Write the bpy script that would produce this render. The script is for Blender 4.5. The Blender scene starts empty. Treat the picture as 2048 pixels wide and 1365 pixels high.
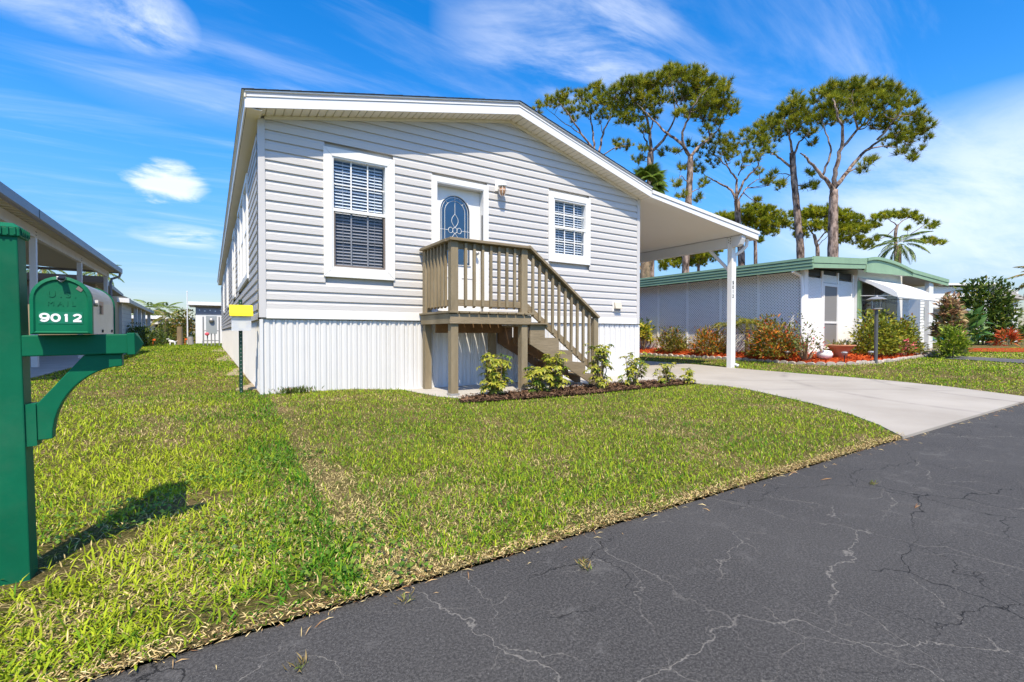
import bpy, math, random
import numpy as np
from mathutils import Vector, Matrix, Quaternion
random.seed(7)
rng = np.random.default_rng(7)
S = bpy.context.scene
COL = S.collection

# ------------------------------------------------------------------ camera
CAM = Vector((-0.51952, -6.79341, 0.86199))
YAW, PITCH, ROLL, FPX = math.radians(32.50991), math.radians(-0.98257), math.radians(0.0489), 945.49
FW = Vector((math.sin(YAW) * math.cos(PITCH), math.cos(YAW) * math.cos(PITCH), math.sin(PITCH)))
_r = Vector((math.cos(YAW), -math.sin(YAW), 0)); _u = _r.cross(FW)
RT = _r * math.cos(ROLL) + _u * math.sin(ROLL)
UP = -_r * math.sin(ROLL) + _u * math.cos(ROLL)
cam_d = bpy.data.cameras.new('camera'); cam = bpy.data.objects.new('camera', cam_d); COL.objects.link(cam)
cam.matrix_world = Matrix(((RT.x, UP.x, -FW.x, CAM.x), (RT.y, UP.y, -FW.y, CAM.y), (RT.z, UP.z, -FW.z, CAM.z), (0, 0, 0, 1)))
cam_d.sensor_width = 36; cam_d.lens = 36 * FPX / 2048; cam_d.clip_start = 0.05; cam_d.clip_end = 2000
S.camera = cam

def ray(x, y):
    return FW + RT * ((x - 1024) / FPX) - UP * ((y - 682.5) / FPX)
def at(x, y, ax, v):                      # where a survey ray meets a plane of the site
    d = ray(x, y); i = 'xyz'.index(ax)
    return CAM + d * ((v - CAM[i]) / d[i])
def deep(x, y, d):                        # point at a distance d along the view axis
    return CAM + ray(x, y) * d

# ------------------------------------------------------------------ light
SUN_TRAVEL = Vector((0.13, 0.30, -0.527)).normalized()
to_sun = -SUN_TRAVEL
sun_d = bpy.data.lights.new('sun', 'SUN'); sun = bpy.data.objects.new('sun', sun_d); COL.objects.link(sun)
sun_d.energy = 3.05; sun_d.angle = math.radians(0.5); sun_d.color = (1.0, 0.885, 0.69)
sun.rotation_euler = SUN_TRAVEL.to_track_quat('-Z', 'Y').to_euler(); sun.location = (-5, -10, 30)
S.view_settings.view_transform = 'Standard'; S.view_settings.look = 'None'
S.view_settings.gamma = 1; S.view_settings.exposure = 1.13; S.view_settings.use_curve_mapping = False
S.render.engine = 'CYCLES'
S.cycles.max_bounces = 8; S.cycles.transparent_max_bounces = 12; S.cycles.use_denoising = True

W = bpy.data.worlds.new('World'); S.world = W; W.use_nodes = True
wt = W.node_tree; wt.nodes.clear()
def wn(t, **kw):
    n = wt.nodes.new(t)
    for k, v in kw.items(): setattr(n, k, v)
    return n
def wl(a, b): wt.links.new(a, b)
def wmath(op, a, b=None, clamp=False):
    n = wn('ShaderNodeMath', operation=op); n.use_clamp = clamp
    for i, q in enumerate((a, b)):
        if q is None: continue
        if isinstance(q, (int, float)): n.inputs[i].default_value = q
        else: wl(q, n.inputs[i])
    return n.outputs[0]
sky = wn('ShaderNodeTexSky', sky_type='NISHITA'); sky.sun_disc = False
sky.sun_elevation = math.asin(to_sun.z); sky.sun_rotation = math.atan2(to_sun.x, to_sun.y)
sky.air_density = 1.0; sky.dust_density = 0.6; sky.ozone_density = 2.2; sky.altitude = 0
hs = wn('ShaderNodeHueSaturation'); hs.inputs['Hue'].default_value = 0.505; hs.inputs['Saturation'].default_value = 1.46; hs.inputs['Value'].default_value = 0.83
wl(sky.outputs[0], hs.inputs['Color'])
tc = wn('ShaderNodeTexCoord'); DIR = tc.outputs['Generated']
sep = wn('ShaderNodeSeparateXYZ'); wl(DIR, sep.inputs[0])
den = wmath('ADD', wmath('MAXIMUM', sep.outputs[2], 0.0), 0.14)
cx_ = wmath('DIVIDE', sep.outputs[0], den); cy_ = wmath('DIVIDE', sep.outputs[1], den)
comb = wn('ShaderNodeCombineXYZ'); wl(cx_, comb.inputs[0]); wl(cy_, comb.inputs[1])
def cloud_noise(rot, scale, nscale, detail, dist, lo, hi, loc=(0, 0, 0)):
    mp = wn('ShaderNodeMapping'); mp.inputs['Rotation'].default_value = (0, 0, rot); mp.inputs['Scale'].default_value = scale; mp.inputs['Location'].default_value = loc
    wl(comb.outputs[0], mp.inputs[0])
    nz = wn('ShaderNodeTexNoise'); nz.inputs['Scale'].default_value = nscale; nz.inputs['Detail'].default_value = detail
    nz.inputs['Roughness'].default_value = 0.62; nz.inputs['Distortion'].default_value = dist
    wl(mp.outputs[0], nz.inputs['Vector'])
    mr = wn('ShaderNodeMapRange', interpolation_type='SMOOTHSTEP'); mr.inputs[1].default_value = lo; mr.inputs[2].default_value = hi
    wl(nz.outputs[0], mr.inputs[0])
    return mr.outputs[0]
cirrus = wmath('MULTIPLY', cloud_noise(math.radians(25), (0.55, 2.2, 1), 1.1, 9, 0.9, 0.54, 0.86, (3.1, 1.7, 0)),
               cloud_noise(0.3, (1, 1, 1), 0.8, 3, 0.2, 0.38, 0.62, (5.0, 2.0, 0)))
wisp = wmath('MULTIPLY', cloud_noise(math.radians(-12), (0.5, 2.6, 1), 1.7, 10, 0.6, 0.46, 0.86, (0.4, 7.0, 0)), 0.26)
puffn = cloud_noise(0.0, (1, 1, 1), 3.6, 10, 0.5, 0.30, 0.70, (1, 0, 0))
def patch(px, py, rx, ry, noise, amt, soft=1.0):
    # a cloud bank round one compass direction: elliptical falloff across two tangent directions, broken up by noise
    d = ray(px, py).normalized(); a = d.cross(Vector((0, 0, 1))).normalized(); b = a.cross(d)
    outs = []
    for vec, r in ((a, rx), (b, ry)):
        dp = wn('ShaderNodeVectorMath', operation='DOT_PRODUCT'); wl(DIR, dp.inputs[0]); dp.inputs[1].default_value = vec
        q = wmath('DIVIDE', dp.outputs['Value'], r); outs.append(wmath('MULTIPLY', q, q))
    dp = wn('ShaderNodeVectorMath', operation='DOT_PRODUCT'); wl(DIR, dp.inputs[0]); dp.inputs[1].default_value = d
    front = wmath('GREATER_THAN', dp.outputs['Value'], 0.0)
    e = wmath('SUBTRACT', 1.0, wmath('ADD', outs[0], outs[1]), True)
    if soft < 1.0:
        m = wn('ShaderNodeMapRange', interpolation_type='SMOOTHSTEP'); m.inputs[2].default_value = soft
        w2 = wmath('ADD', wmath('MULTIPLY', e, 1.5), wmath('MULTIPLY', wmath('SUBTRACT', noise, 1.0), 0.85)); wl(w2, m.inputs[0]); val = m.outputs[0]
    else:
        val = wmath('MULTIPLY', e, noise)
    return wmath('MULTIPLY', wmath('MULTIPLY', val, front), amt)
streak = cloud_noise(math.radians(38), (0.6, 2.4, 1), 1.5, 10, 1.1, 0.36, 0.74, (2.0, 5.5, 0))
parts_ = [cirrus, wisp,
          patch(1110, 40, 0.22, 0.16, streak, 0.46), patch(1240, 130, 0.18, 0.13, streak, 0.36),
          patch(120, 6, 0.18, 0.045, puffn, 0.42), patch(300, 38, 0.065, 0.050, puffn, 0.8),
          patch(340, 368, 0.074, 0.044, puffn, 0.78, 0.95), patch(375, 475, 0.085, 0.022, puffn, 0.7),
          patch(1990, 380, 0.34, 0.15, cloud_noise(0.5, (0.8, 1.4, 1), 0.9, 8, 0.5, 0.22, 0.62, (8, 1, 0)), 0.70),
          patch(480, 170, 0.28, 0.09, streak, 0.20)]
parts_[0] = wmath('MULTIPLY', cirrus, 0.18)
acc = parts_[0]
for q in parts_[1:]: acc = wmath('ADD', acc, q)
acc = wmath('MINIMUM', acc, 0.92)
up_mask = wn('ShaderNodeMapRange'); up_mask.inputs[1].default_value = 0.0; up_mask.inputs[2].default_value = 0.06; wl(sep.outputs[2], up_mask.inputs[0])
acc = wmath('MULTIPLY', acc, up_mask.outputs[0])
cm = wn('ShaderNodeMix', data_type='RGBA'); cm.inputs['B'].default_value = (3.6, 3.8, 4.15, 1)
hz_ = wn('ShaderNodeMapRange', interpolation_type='SMOOTHSTEP'); hz_.inputs[1].default_value = 0.0; hz_.inputs[2].default_value = 0.34; hz_.inputs[3].default_value = 0.0; hz_.inputs[4].default_value = 1.0; wl(sep.outputs[2], hz_.inputs[0])
hm = wn('ShaderNodeMix', data_type='RGBA', blend_type='MULTIPLY'); hm.inputs['Factor'].default_value = 1.0; wl(hs.outputs[0], hm.inputs['A'])
hc = wn('ShaderNodeMix', data_type='RGBA'); hc.inputs['A'].default_value = (0.46, 0.44, 0.50, 1); hc.inputs['B'].default_value = (1, 1, 1, 1); wl(hz_.outputs[0], hc.inputs['Factor']); wl(hc.outputs['Result'], hm.inputs['B'])
wl(acc, cm.inputs['Factor']); wl(hm.outputs['Result'], cm.inputs['A'])
bg = wn('ShaderNodeBackground'); bg.inputs[1].default_value = 0.15
wl(cm.outputs['Result'], bg.inputs[0])
wo = wn('ShaderNodeOutputWorld'); wl(bg.outputs[0], wo.inputs[0])

# ------------------------------------------------------------------ materials
MATS = {}
def mat(name, col, rough=0.7, spec=0.3, var=0.0, vscale=3.0, vcol=None, bump=0.0, bscale=60.0, stretch=(1, 1, 1), metal=0.0, attr=None, trans=0.0, dirt=0.0, coat=0.0, vr=(0.3, 0.7), bdist=0.01):
    m = bpy.data.materials.new(name); MATS[name] = m; m.use_nodes = True
    nt = m.node_tree; b = nt.nodes['Principled BSDF']; out = nt.nodes['Material Output']
    b.inputs['Roughness'].default_value = rough; b.inputs['Specular IOR Level'].default_value = spec; b.inputs['Metallic'].default_value = metal
    b.inputs['Coat Weight'].default_value = coat
    geo = nt.nodes.new('ShaderNodeNewGeometry'); mp = nt.nodes.new('ShaderNodeMapping'); mp.inputs['Scale'].default_value = stretch
    nt.links.new(geo.outputs['Position'], mp.inputs[0])
    src = None
    if attr:
        a = nt.nodes.new('ShaderNodeAttribute'); a.attribute_name = attr; src = a.outputs['Color']
    if var > 0:
        nz = nt.nodes.new('ShaderNodeTexNoise'); nz.inputs['Scale'].default_value = vscale; nz.inputs['Detail'].default_value = 6; nz.inputs['Roughness'].default_value = 0.6
        nt.links.new(mp.outputs[0], nz.inputs['Vector'])
        mr = nt.nodes.new('ShaderNodeMapRange'); mr.inputs[1].default_value = vr[0]; mr.inputs[2].default_value = vr[1]
        nt.links.new(nz.outputs[0], mr.inputs[0])
        mx = nt.nodes.new('ShaderNodeMix'); mx.data_type = 'RGBA'
        mx.inputs['A'].default_value = (*col, 1); mx.inputs['B'].default_value = (*(vcol or [c * (1 - var) for c in col]), 1)
        nt.links.new(mr.outputs[0], mx.inputs['Factor'])
        if src is not None:
            mm = nt.nodes.new('ShaderNodeMix'); mm.data_type = 'RGBA'; mm.blend_type = 'MULTIPLY'; mm.inputs['Factor'].default_value = 1
            nt.links.new(src, mm.inputs['A']); nt.links.new(mx.outputs['Result'], mm.inputs['B']); src = mm.outputs['Result']
        else: src = mx.outputs['Result']
    if dirt > 0:                          # blotchy weathering with its own outline
        n2 = nt.nodes.new('ShaderNodeTexNoise'); n2.inputs['Scale'].default_value = 2.3; n2.inputs['Detail'].default_value = 10; n2.inputs['Roughness'].default_value = 0.75
        nt.links.new(geo.outputs['Position'], n2.inputs['Vector'])
        r2 = nt.nodes.new('ShaderNodeMapRange'); r2.inputs[1].default_value = 0.52; r2.inputs[2].default_value = 0.75; r2.inputs[4].default_value = dirt
        nt.links.new(n2.outputs[0], r2.inputs[0])
        md = nt.nodes.new('ShaderNodeMix'); md.data_type = 'RGBA'; md.inputs['B'].default_value = (0.25, 0.22, 0.17, 1)
        if src is not None: nt.links.new(src, md.inputs['A'])
        else: md.inputs['A'].default_value = (*col, 1)
        nt.links.new(r2.outputs[0], md.inputs['Factor']); src = md.outputs['Result']
    if src is not None: nt.links.new(src, b.inputs['Base Color'])
    else: b.inputs['Base Color'].default_value = (*col, 1)
    if bump > 0:
        nb = nt.nodes.new('ShaderNodeTexNoise'); nb.inputs['Scale'].default_value = bscale; nb.inputs['Detail'].default_value = 5
        nt.links.new(mp.outputs[0], nb.inputs['Vector'])
        bp = nt.nodes.new('ShaderNodeBump'); bp.inputs['Strength'].default_value = bump; bp.inputs['Distance'].default_value = bdist
        nt.links.new(nb.outputs[0], bp.inputs['Height']); nt.links.new(bp.outputs[0], b.inputs['Normal'])
    if trans > 0:
        tr = nt.nodes.new('ShaderNodeBsdfTranslucent'); ms = nt.nodes.new('ShaderNodeMixShader'); ms.inputs[0].default_value = trans
        if src is not None: nt.links.new(src, tr.inputs[0])
        else: tr.inputs[0].default_value = (*col, 1)
        nt.links.new(b.outputs[0], ms.inputs[1]); nt.links.new(tr.outputs[0], ms.inputs[2]); nt.links.new(ms.outputs[0], out.inputs[0])
    return m
WHITE = mat('white_paint', (0.80, 0.80, 0.79), 0.45, 0.4, var=0.05, vscale=1.5)
VINYLW = mat('white_vinyl', (0.69, 0.69, 0.69), 0.5, 0.35, var=0.05, vscale=2.0)
SIDING = mat('grey_vinyl_siding', (0.595, 0.58, 0.57), 0.55, 0.3, var=0.07, vscale=1.1, bump=0.25, bscale=120, stretch=(0.12, 1, 1))
TRIMG = mat('grey_corner_trim', (0.58, 0.57, 0.57), 0.5, 0.3, var=0.05)
SOFFIT = mat('cream_vinyl_soffit', (0.80, 0.74, 0.63), 0.6, 0.2, var=0.06, vscale=2)
FASC = mat('white_metal_fascia', (0.80, 0.80, 0.80), 0.35, 0.5, var=0.04, vscale=2)
DRIPG = mat('grey_drip_edge', (0.50, 0.50, 0.52), 0.4, 0.4, var=0.08)
SHINGLE = mat('dark_shingle', (0.06, 0.065, 0.075), 0.9, 0.1, var=0.5, vscale=14, bump=0.6, bscale=30)
WOOD = mat('stained_deck_wood', (0.32, 0.26, 0.17), 0.75, 0.15, var=1, vscale=5, vcol=(0.20, 0.16, 0.10), bump=0.5, bscale=45, stretch=(1, 1, 0.25), dirt=0.12)
WOODX = mat('stained_deck_wood_long', (0.32, 0.255, 0.17), 0.75, 0.15, var=1, vscale=5, vcol=(0.195, 0.155, 0.098), bump=0.5, bscale=45, stretch=(0.25, 1, 1), dirt=0.12)
WOODRAW = mat('unstained_underside_wood', (0.26, 0.15, 0.075), 0.8, 0.2, var=0.4, vscale=4, bump=0.4, bscale=40)
GREEN = mat('green_plastic_post', (0.004, 0.14, 0.068), 0.55, 0.14, var=0.25, vscale=5, bump=0.035, bscale=300, dirt=0.07)
GREENB = mat('green_enamel_mailbox', (0.004, 0.155, 0.072), 0.55, 0.14, var=0.25, vscale=9, bump=0.03, bscale=200, dirt=0.06)
GALV = mat('weathered_silver_metal', (0.46, 0.45, 0.43), 0.42, 0.5, var=0.25, vscale=6, metal=0.55, dirt=0.15)
DARK = mat('dark_recess', (0.02, 0.022, 0.025), 0.8, 0.1)
BLACK = mat('black_plastic', (0.015, 0.015, 0.016), 0.5, 0.3)
CONC = mat('pale_concrete', (0.42, 0.40, 0.37), 0.85, 0.15, var=0.22, vscale=1.2, bump=0.25, bscale=180, dirt=0.14)
SLAB = mat('grey_concrete_slab', (0.47, 0.45, 0.42), 0.85, 0.15, var=0.2, vscale=2.0, bump=0.25, bscale=150, dirt=0.2)
STONE = mat('pale_edging_stone', (0.50, 0.44, 0.38), 0.9, 0.1, var=0.35, vscale=9, bump=0.7, bscale=60)
YELLOW = mat('yellow_plastic_lid', (0.80, 0.66, 0.01), 0.45, 0.4)
PAPER = mat('flyer_paper', (0.72, 0.68, 0.52), 0.8, 0.1, var=0.1)
CREAM = mat('cream_house_paint', (0.62, 0.57, 0.47), 0.7, 0.2, var=0.1)
TANW = mat('tan_house_wall', (0.40, 0.33, 0.23), 0.8, 0.2, var=0.15)
LGREY = mat('light_grey_siding', (0.50, 0.50, 0.47), 0.7, 0.2, var=0.1)
GUTTER = mat('grey_aluminium_gutter', (0.25, 0.25, 0.28), 0.45, 0.4, var=0.15)
SAGE = mat('sage_green_fascia', (0.27, 0.42, 0.27), 0.5, 0.3, var=0.15, vscale=2.5)
SAGED = mat('darker_sage_rib', (0.10, 0.20, 0.12), 0.55, 0.3, var=0.15)
TEAL = mat('teal_shutter', (0.02, 0.20, 0.24), 0.5, 0.3)
BARK = mat('reddish_pine_bark', (0.37, 0.28, 0.235), 0.95, 0.05, var=1, vscale=5.5, vcol=(0.07, 0.05, 0.042), bump=1.0, bscale=7, stretch=(1, 1, 0.4), vr=(0.41, 0.60), bdist=0.06)
PALMBARK = mat('pale_palm_trunk', (0.32, 0.23, 0.15), 0.95, 0.05, var=0.6, vscale=7, bump=0.8, bscale=20)
LEAF = mat('leaf_surface', (1, 1, 1), 0.5, 0.35, attr='Col', trans=0.28)
NEEDLE = mat('pine_needles', (1, 1, 1), 0.6, 0.2, attr='Col', trans=0.25)
GRASSM = mat('grass_blades', (1, 1, 1), 0.7, 0.05, attr='Col', trans=0.22)
PIPE = mat('grey_galvanised_pipe', (0.34, 0.35, 0.36), 0.5, 0.4, metal=0.3)
TERRA = mat('terracotta', (0.55, 0.25, 0.14), 0.8, 0.1, var=0.2)
COPPER = mat('copper_lamp_glass', (0.55, 0.30, 0.16), 0.25, 0.6)
PINK = mat('pink_ribbon', (0.75, 0.12, 0.16), 0.6, 0.2)
ORANGE = mat('orange_marker_flag', (0.80, 0.13, 0.02), 0.6, 0.2)
LATT = mat('white_lattice', (0.86, 0.86, 0.86), 0.55, 0.3)
BLIND = mat('white_blind_slat', (0.74, 0.75, 0.77), 0.5, 0.3)
STICKER = mat('white_number_sticker', (0.85, 0.85, 0.83), 0.4, 0.4)
LAMPG = mat('dark_grey_lamp_post', (0.09, 0.095, 0.10), 0.5, 0.4)
MULCHM = mat('mulch_chips', (1, 1, 1), 0.95, 0.05, attr='Col')
TIMBER = mat('weathered_timber', (0.33, 0.25, 0.15), 0.9, 0.1, var=0.4, vscale=8, bump=0.6, bscale=30, stretch=(1, 1, 0.2))
SCREEN = mat('bronze_window_screen', (0.19, 0.16, 0.14), 0.5, 0.3)

def glass_mat(name, tint, refl=1.0, clear=0.75):
    m = bpy.data.materials.new(name); m.use_nodes = True; nt = m.node_tree; nt.nodes.clear()
    out = nt.nodes.new('ShaderNodeOutputMaterial'); gl = nt.nodes.new('ShaderNodeBsdfGlossy'); gl.inputs['Roughness'].default_value = 0.02
    tr = nt.nodes.new('ShaderNodeBsdfTransparent'); tr.inputs[0].default_value = (*tint, 1)
    fr = nt.nodes.new('ShaderNodeFresnel'); ge = nt.nodes.new('ShaderNodeNewGeometry'); mi = nt.nodes.new('ShaderNodeMapRange'); mi.inputs[3].default_value = 1.5; mi.inputs[4].default_value = 1 / 1.5   # same thin sheet from either side
    nt.links.new(ge.outputs['Backfacing'], mi.inputs[0]); nt.links.new(mi.outputs[0], fr.inputs[0])
    mt = nt.nodes.new('ShaderNodeMath'); mt.operation = 'MULTIPLY'; mt.inputs[1].default_value = refl; nt.links.new(fr.outputs[0], mt.inputs[0]); mt.use_clamp = True
    mx = nt.nodes.new('ShaderNodeMixShader'); nt.links.new(mt.outputs[0], mx.inputs[0]); nt.links.new(tr.outputs[0], mx.inputs[1]); nt.links.new(gl.outputs[0], mx.inputs[2])
    nt.links.new(mx.outputs[0], out.inputs[0]); return m
GLASS = glass_mat('window_glass', (0.90, 0.95, 1.0), 1.3)
GLASSD = glass_mat('door_glass', (0.45, 0.52, 0.60), 4.5)
GLASSN = glass_mat('screened_glass', (0.56, 0.57, 0.60), 0.8)
TRAYM = mat('cloudy_plastic', (0.80, 0.82, 0.86), 0.3, 0.5)
_nt = TRAYM.node_tree; _o = _nt.nodes['Material Output']; _t = _nt.nodes.new('ShaderNodeBsdfTransparent'); _m = _nt.nodes.new('ShaderNodeMixShader'); _m.inputs[0].default_value = 0.36
_nt.links.new(_nt.nodes['Principled BSDF'].outputs[0], _m.inputs[1]); _nt.links.new(_t.outputs[0], _m.inputs[2]); _nt.links.new(_m.outputs[0], _o.inputs[0])
CLEAR = glass_mat('clear_plastic', (0.86, 0.88, 0.92), 1.5)

# ------------------------------------------------------------------ mesh builders
ORG = {}
class MB:
    def __init__(s): s.v = []; s.f = []; s.m = []; s.c = None
    def add(s, vs, fs, m=0):
        b = len(s.v); s.v += [tuple(q) for q in vs]; s.f += [tuple(b + i for i in q) for q in fs]; s.m += [m] * len(fs); return s
    def box(s, x0, x1, y0, y1, z0, z1, m=0):
        return s.add([(x0, y0, z0), (x1, y0, z0), (x1, y1, z0), (x0, y1, z0), (x0, y0, z1), (x1, y0, z1), (x1, y1, z1), (x0, y1, z1)],
                     [(0, 3, 2, 1), (4, 5, 6, 7), (0, 1, 5, 4), (1, 2, 6, 5), (2, 3, 7, 6), (3, 0, 4, 7)], m)
    def hexa(s, b, t, m=0):               # four bottom and four top corners
        return s.add(list(b) + list(t), [(0, 3, 2, 1), (4, 5, 6, 7), (0, 1, 5, 4), (1, 2, 6, 5), (2, 3, 7, 6), (3, 0, 4, 7)], m)
    def bar(s, p, q, w, h, up=(0, 0, 1), m=0):
        p, q = Vector(p), Vector(q); d = (q - p).normalized(); a = d.cross(Vector(up)).normalized() * (w / 2); b = a.cross(d).normalized() * (h / 2)
        return s.hexa([p - a - b, p + a - b, q + a - b, q - a - b], [p - a + b, p + a + b, q + a + b, q - a + b], m)
    def prism(s, poly, ax, a0, a1, m=0):
        n = len(poly)
        def pt(q, a): return {'x': (a, q[0], q[1]), 'y': (q[0], a, q[1]), 'z': (q[0], q[1], a)}[ax]
        vs = [pt(q, a0) for q in poly] + [pt(q, a1) for q in poly]
        return s.add(vs, [tuple(range(n))[::-1], tuple(range(n, 2 * n))] + [(i, (i + 1) % n, n + (i + 1) % n, n + i) for i in range(n)], m)
    def tube(s, pts, rads, n=7, m=0, cap=True):
        pts = [Vector(p) for p in pts]; b = len(s.v); prev = None
        for i, p in enumerate(pts):
            d = (pts[min(i + 1, len(pts) - 1)] - pts[max(i - 1, 0)]).normalized()
            a = d.cross(prev if prev else (Vector((0, 1, 0)) if abs(d.y) < 0.9 else Vector((1, 0, 0)))).normalized()
            prev = a.cross(d) if prev is None else prev
            c = d.cross(a).normalized(); r = rads[i] if hasattr(rads, '__len__') else rads
            prev = a.cross(d).normalized() * -1 if False else prev
            for k in range(n):
                t = 2 * math.pi * k / n; s.v.append(tuple(p + a * (r * math.cos(t)) + c * (r * math.sin(t))))
        for i in range(len(pts) - 1):
            for k in range(n):
                k2 = (k + 1) % n; s.f.append((b + i * n + k, b + i * n + k2, b + (i + 1) * n + k2, b + (i + 1) * n + k)); s.m.append(m)
        if cap:
            s.f.append(tuple(b + k for k in range(n))[::-1]); s.m.append(m)
            e = b + (len(pts) - 1) * n; s.f.append(tuple(e + k for k in range(n))); s.m.append(m)
        return s
    def lathe(s, prof, c=(0, 0, 0), n=16, m=0):
        b = len(s.v)
        for r, z in prof:
            for k in range(n):
                t = 2 * math.pi * k / n; s.v.append((c[0] + r * math.cos(t), c[1] + r * math.sin(t), c[2] + z))
        for i in range(len(prof) - 1):
            for k in range(n):
                k2 = (k + 1) % n; s.f.append((b + i * n + k, b + i * n + k2, b + (i + 1) * n + k2, b + (i + 1) * n + k)); s.m.append(m)
        s.f.append(tuple(b + k for k in range(n))[::-1]); s.m.append(m)
        e = b + (len(prof) - 1) * n; s.f.append(tuple(e + k for k in range(n))); s.m.append(m)
        return s
    def build(s, name, mats, parent=None, smooth=False, bevel=0.0, here=None):
        o0 = Vector((0, 0, 0)) if here is not None else ORG.get(parent, Vector((0, 0, 0)))
        me = bpy.data.meshes.new(name)
        me.from_pydata([(x - o0.x, y - o0.y, z - o0.z) for x, y, z in s.v], [], s.f); me.validate()
        for q in (mats if isinstance(mats, (list, tuple)) else [mats]): me.materials.append(q)
        if any(s.m): me.polygons.foreach_set('material_index', s.m[:len(me.polygons)])
        if smooth: me.polygons.foreach_set('use_smooth', [True] * len(me.polygons))
        o = bpy.data.objects.new(name, me); COL.objects.link(o)
        if parent is not None: o.parent = parent
        if here is not None: o.location = Vector(here) - ORG.get(parent, Vector((0, 0, 0)))
        ORG[o] = Vector(here) if here is not None else o0
        if bevel > 0:
            bv = o.modifiers.new('bevel', 'BEVEL'); bv.width = bevel; bv.segments = 2; bv.limit_method = 'ANGLE'; bv.harden_normals = False
        return o
def tag(o, label=None, cat=None, group=None, kind=None):
    if label: o['label'] = label
    if cat: o['category'] = cat
    if group: o['group'] = group
    if kind: o['kind'] = kind
    return o
def thing(name, label, cat, loc, group=None):
    o = bpy.data.objects.new(name, None); COL.objects.link(o); o.location = loc; o.empty_display_size = 0.2
    ORG[o] = Vector(loc); return tag(o, label, cat, group)
def again(o, loc, name=None, parent=None, rot=None, scale=None):     # another object sharing the mesh of a piece built with here=
    c = o.copy(); COL.objects.link(c); p = parent or o.parent; c.parent = p
    c.location = Vector(loc) - ORG.get(p, Vector((0, 0, 0)))
    if rot is not None: c.rotation_euler = rot
    if scale is not None: c.scale = scale
    return c
def np_mesh(name, V, F, mats, cols=None, parent=None, smooth=False):
    # V (n,3), F (m,3 or 4), cols (n,3) per vertex
    o0 = ORG.get(parent, Vector((0, 0, 0)))
    me = bpy.data.meshes.new(name); n, m, k = len(V), len(F), F.shape[1]
    me.vertices.add(n); me.vertices.foreach_set('co', (V - np.array(o0)).astype(np.float32).ravel())
    me.loops.add(m * k); me.loops.foreach_set('vertex_index', F.astype(np.int32).ravel())
    me.polygons.add(m); me.polygons.foreach_set('loop_start', (np.arange(m) * k).astype(np.int32)); me.polygons.foreach_set('loop_total', np.full(m, k, np.int32))
    me.update(calc_edges=True)
    for q in (mats if isinstance(mats, (list, tuple)) else [mats]): me.materials.append(q)
    if smooth: me.polygons.foreach_set('use_smooth', [True] * m)
    if cols is not None:
        a = me.color_attributes.new('Col', 'FLOAT_COLOR', 'POINT')
        a.data.foreach_set('color', np.concatenate([cols, np.ones((n, 1))], 1).astype(np.float32).ravel())
    o = bpy.data.objects.new(name, me); COL.objects.link(o)
    if parent is not None: o.parent = parent
    ORG[o] = o0; return o
def sm(x, a, b):
    t = np.clip((np.asarray(x, float) - a) / (b - a), 0, 1); return t * t * (3 - 2 * t)
def vnoise(x, y, seed=0):                 # smooth value noise for ground patches
    x = np.asarray(x, float); y = np.asarray(y, float); xi = np.floor(x).astype(int); yi = np.floor(y).astype(int); fx, fy = x - xi, y - yi
    def h(a, b): return np.mod(np.sin(a * 127.1 + b * 311.7 + seed * 74.7) * 43758.5453, 1.0)
    fx, fy = fx * fx * (3 - 2 * fx), fy * fy * (3 - 2 * fy)
    return (h(xi, yi) * (1 - fx) + h(xi + 1, yi) * fx) * (1 - fy) + (h(xi, yi + 1) * (1 - fx) + h(xi + 1, yi + 1) * fx) * fy
def gz(x, y):                             # lie of the land: slight rise at the left corner of the house and towards the right neighbour
    return 0.06 * (1 - sm(x, 1.0, 2.1)) * sm(y, -3.2, -0.8) + 0.12 * sm(x, 10.4, 12.6) * sm(y, -5.25, -3.9)
def inpoly(px, py, poly):
    px = np.asarray(px); py = np.asarray(py); r = np.zeros(px.shape, bool); n = len(poly); j = n - 1
    for i in range(n):
        xi, yi = poly[i]; xj, yj = poly[j]
        c = ((yi > py) != (yj > py)) & (px < (xj - xi) * (py - yi) / (yj - yi + 1e-12) + xi)
        r ^= c; j = i
    return r
# ------------------------------------------------------------------ ground, road, driveway
EDGE = -5.262                                                         # edge of the asphalt
def flat_poly(name, poly, z, m, kind='structure', thick=0.0, zf=None):
    mb = MB(); n = len(poly)
    top = [(x, y, (zf(x, y) if zf else 0) + z) for x, y in poly]
    mb.add(top, [tuple(range(n))])
    if thick:
        mb.add(top + [(x, y, q - thick) for x, y, q in top], [(i, n + i, n + (i + 1) % n, (i + 1) % n) for i in range(n)])
    o = mb.build(name, m); o['kind'] = kind
    return o
def nodes_mat(name):
    m = bpy.data.materials.new(name); m.use_nodes = True; nt = m.node_tree; b = nt.nodes['Principled BSDF']
    geo = nt.nodes.new('ShaderNodeNewGeometry'); return m, nt, b, geo.outputs['Position']
def N(nt, t, **inp):
    n = nt.nodes.new(t)
    for k, v in inp.items():
        if k.startswith('_'): setattr(n, k[1:], v)
        elif hasattr(v, 'is_linked'): nt.links.new(v, n.inputs[k.replace('__', ' ')])
        else: n.inputs[k.replace('__', ' ')].default_value = v
    return n
def MR(nt, v, a, b, c=0.0, d=1.0):
    n = nt.nodes.new('ShaderNodeMapRange'); nt.links.new(v, n.inputs[0])
    for i, q in enumerate((a, b, c, d)): n.inputs[i + 1].default_value = q
    return n.outputs[0]
def MX(nt, f, a, b, blend='MIX'):
    n = nt.nodes.new('ShaderNodeMix'); n.data_type = 'RGBA'; n.blend_type = blend
    for k, v in (('Factor', f), ('A', a), ('B', b)):
        if hasattr(v, 'is_linked'): nt.links.new(v, n.inputs[k])
        else: n.inputs[k].default_value = (*v, 1) if isinstance(v, tuple) else v
    return n.outputs['Result']
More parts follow.
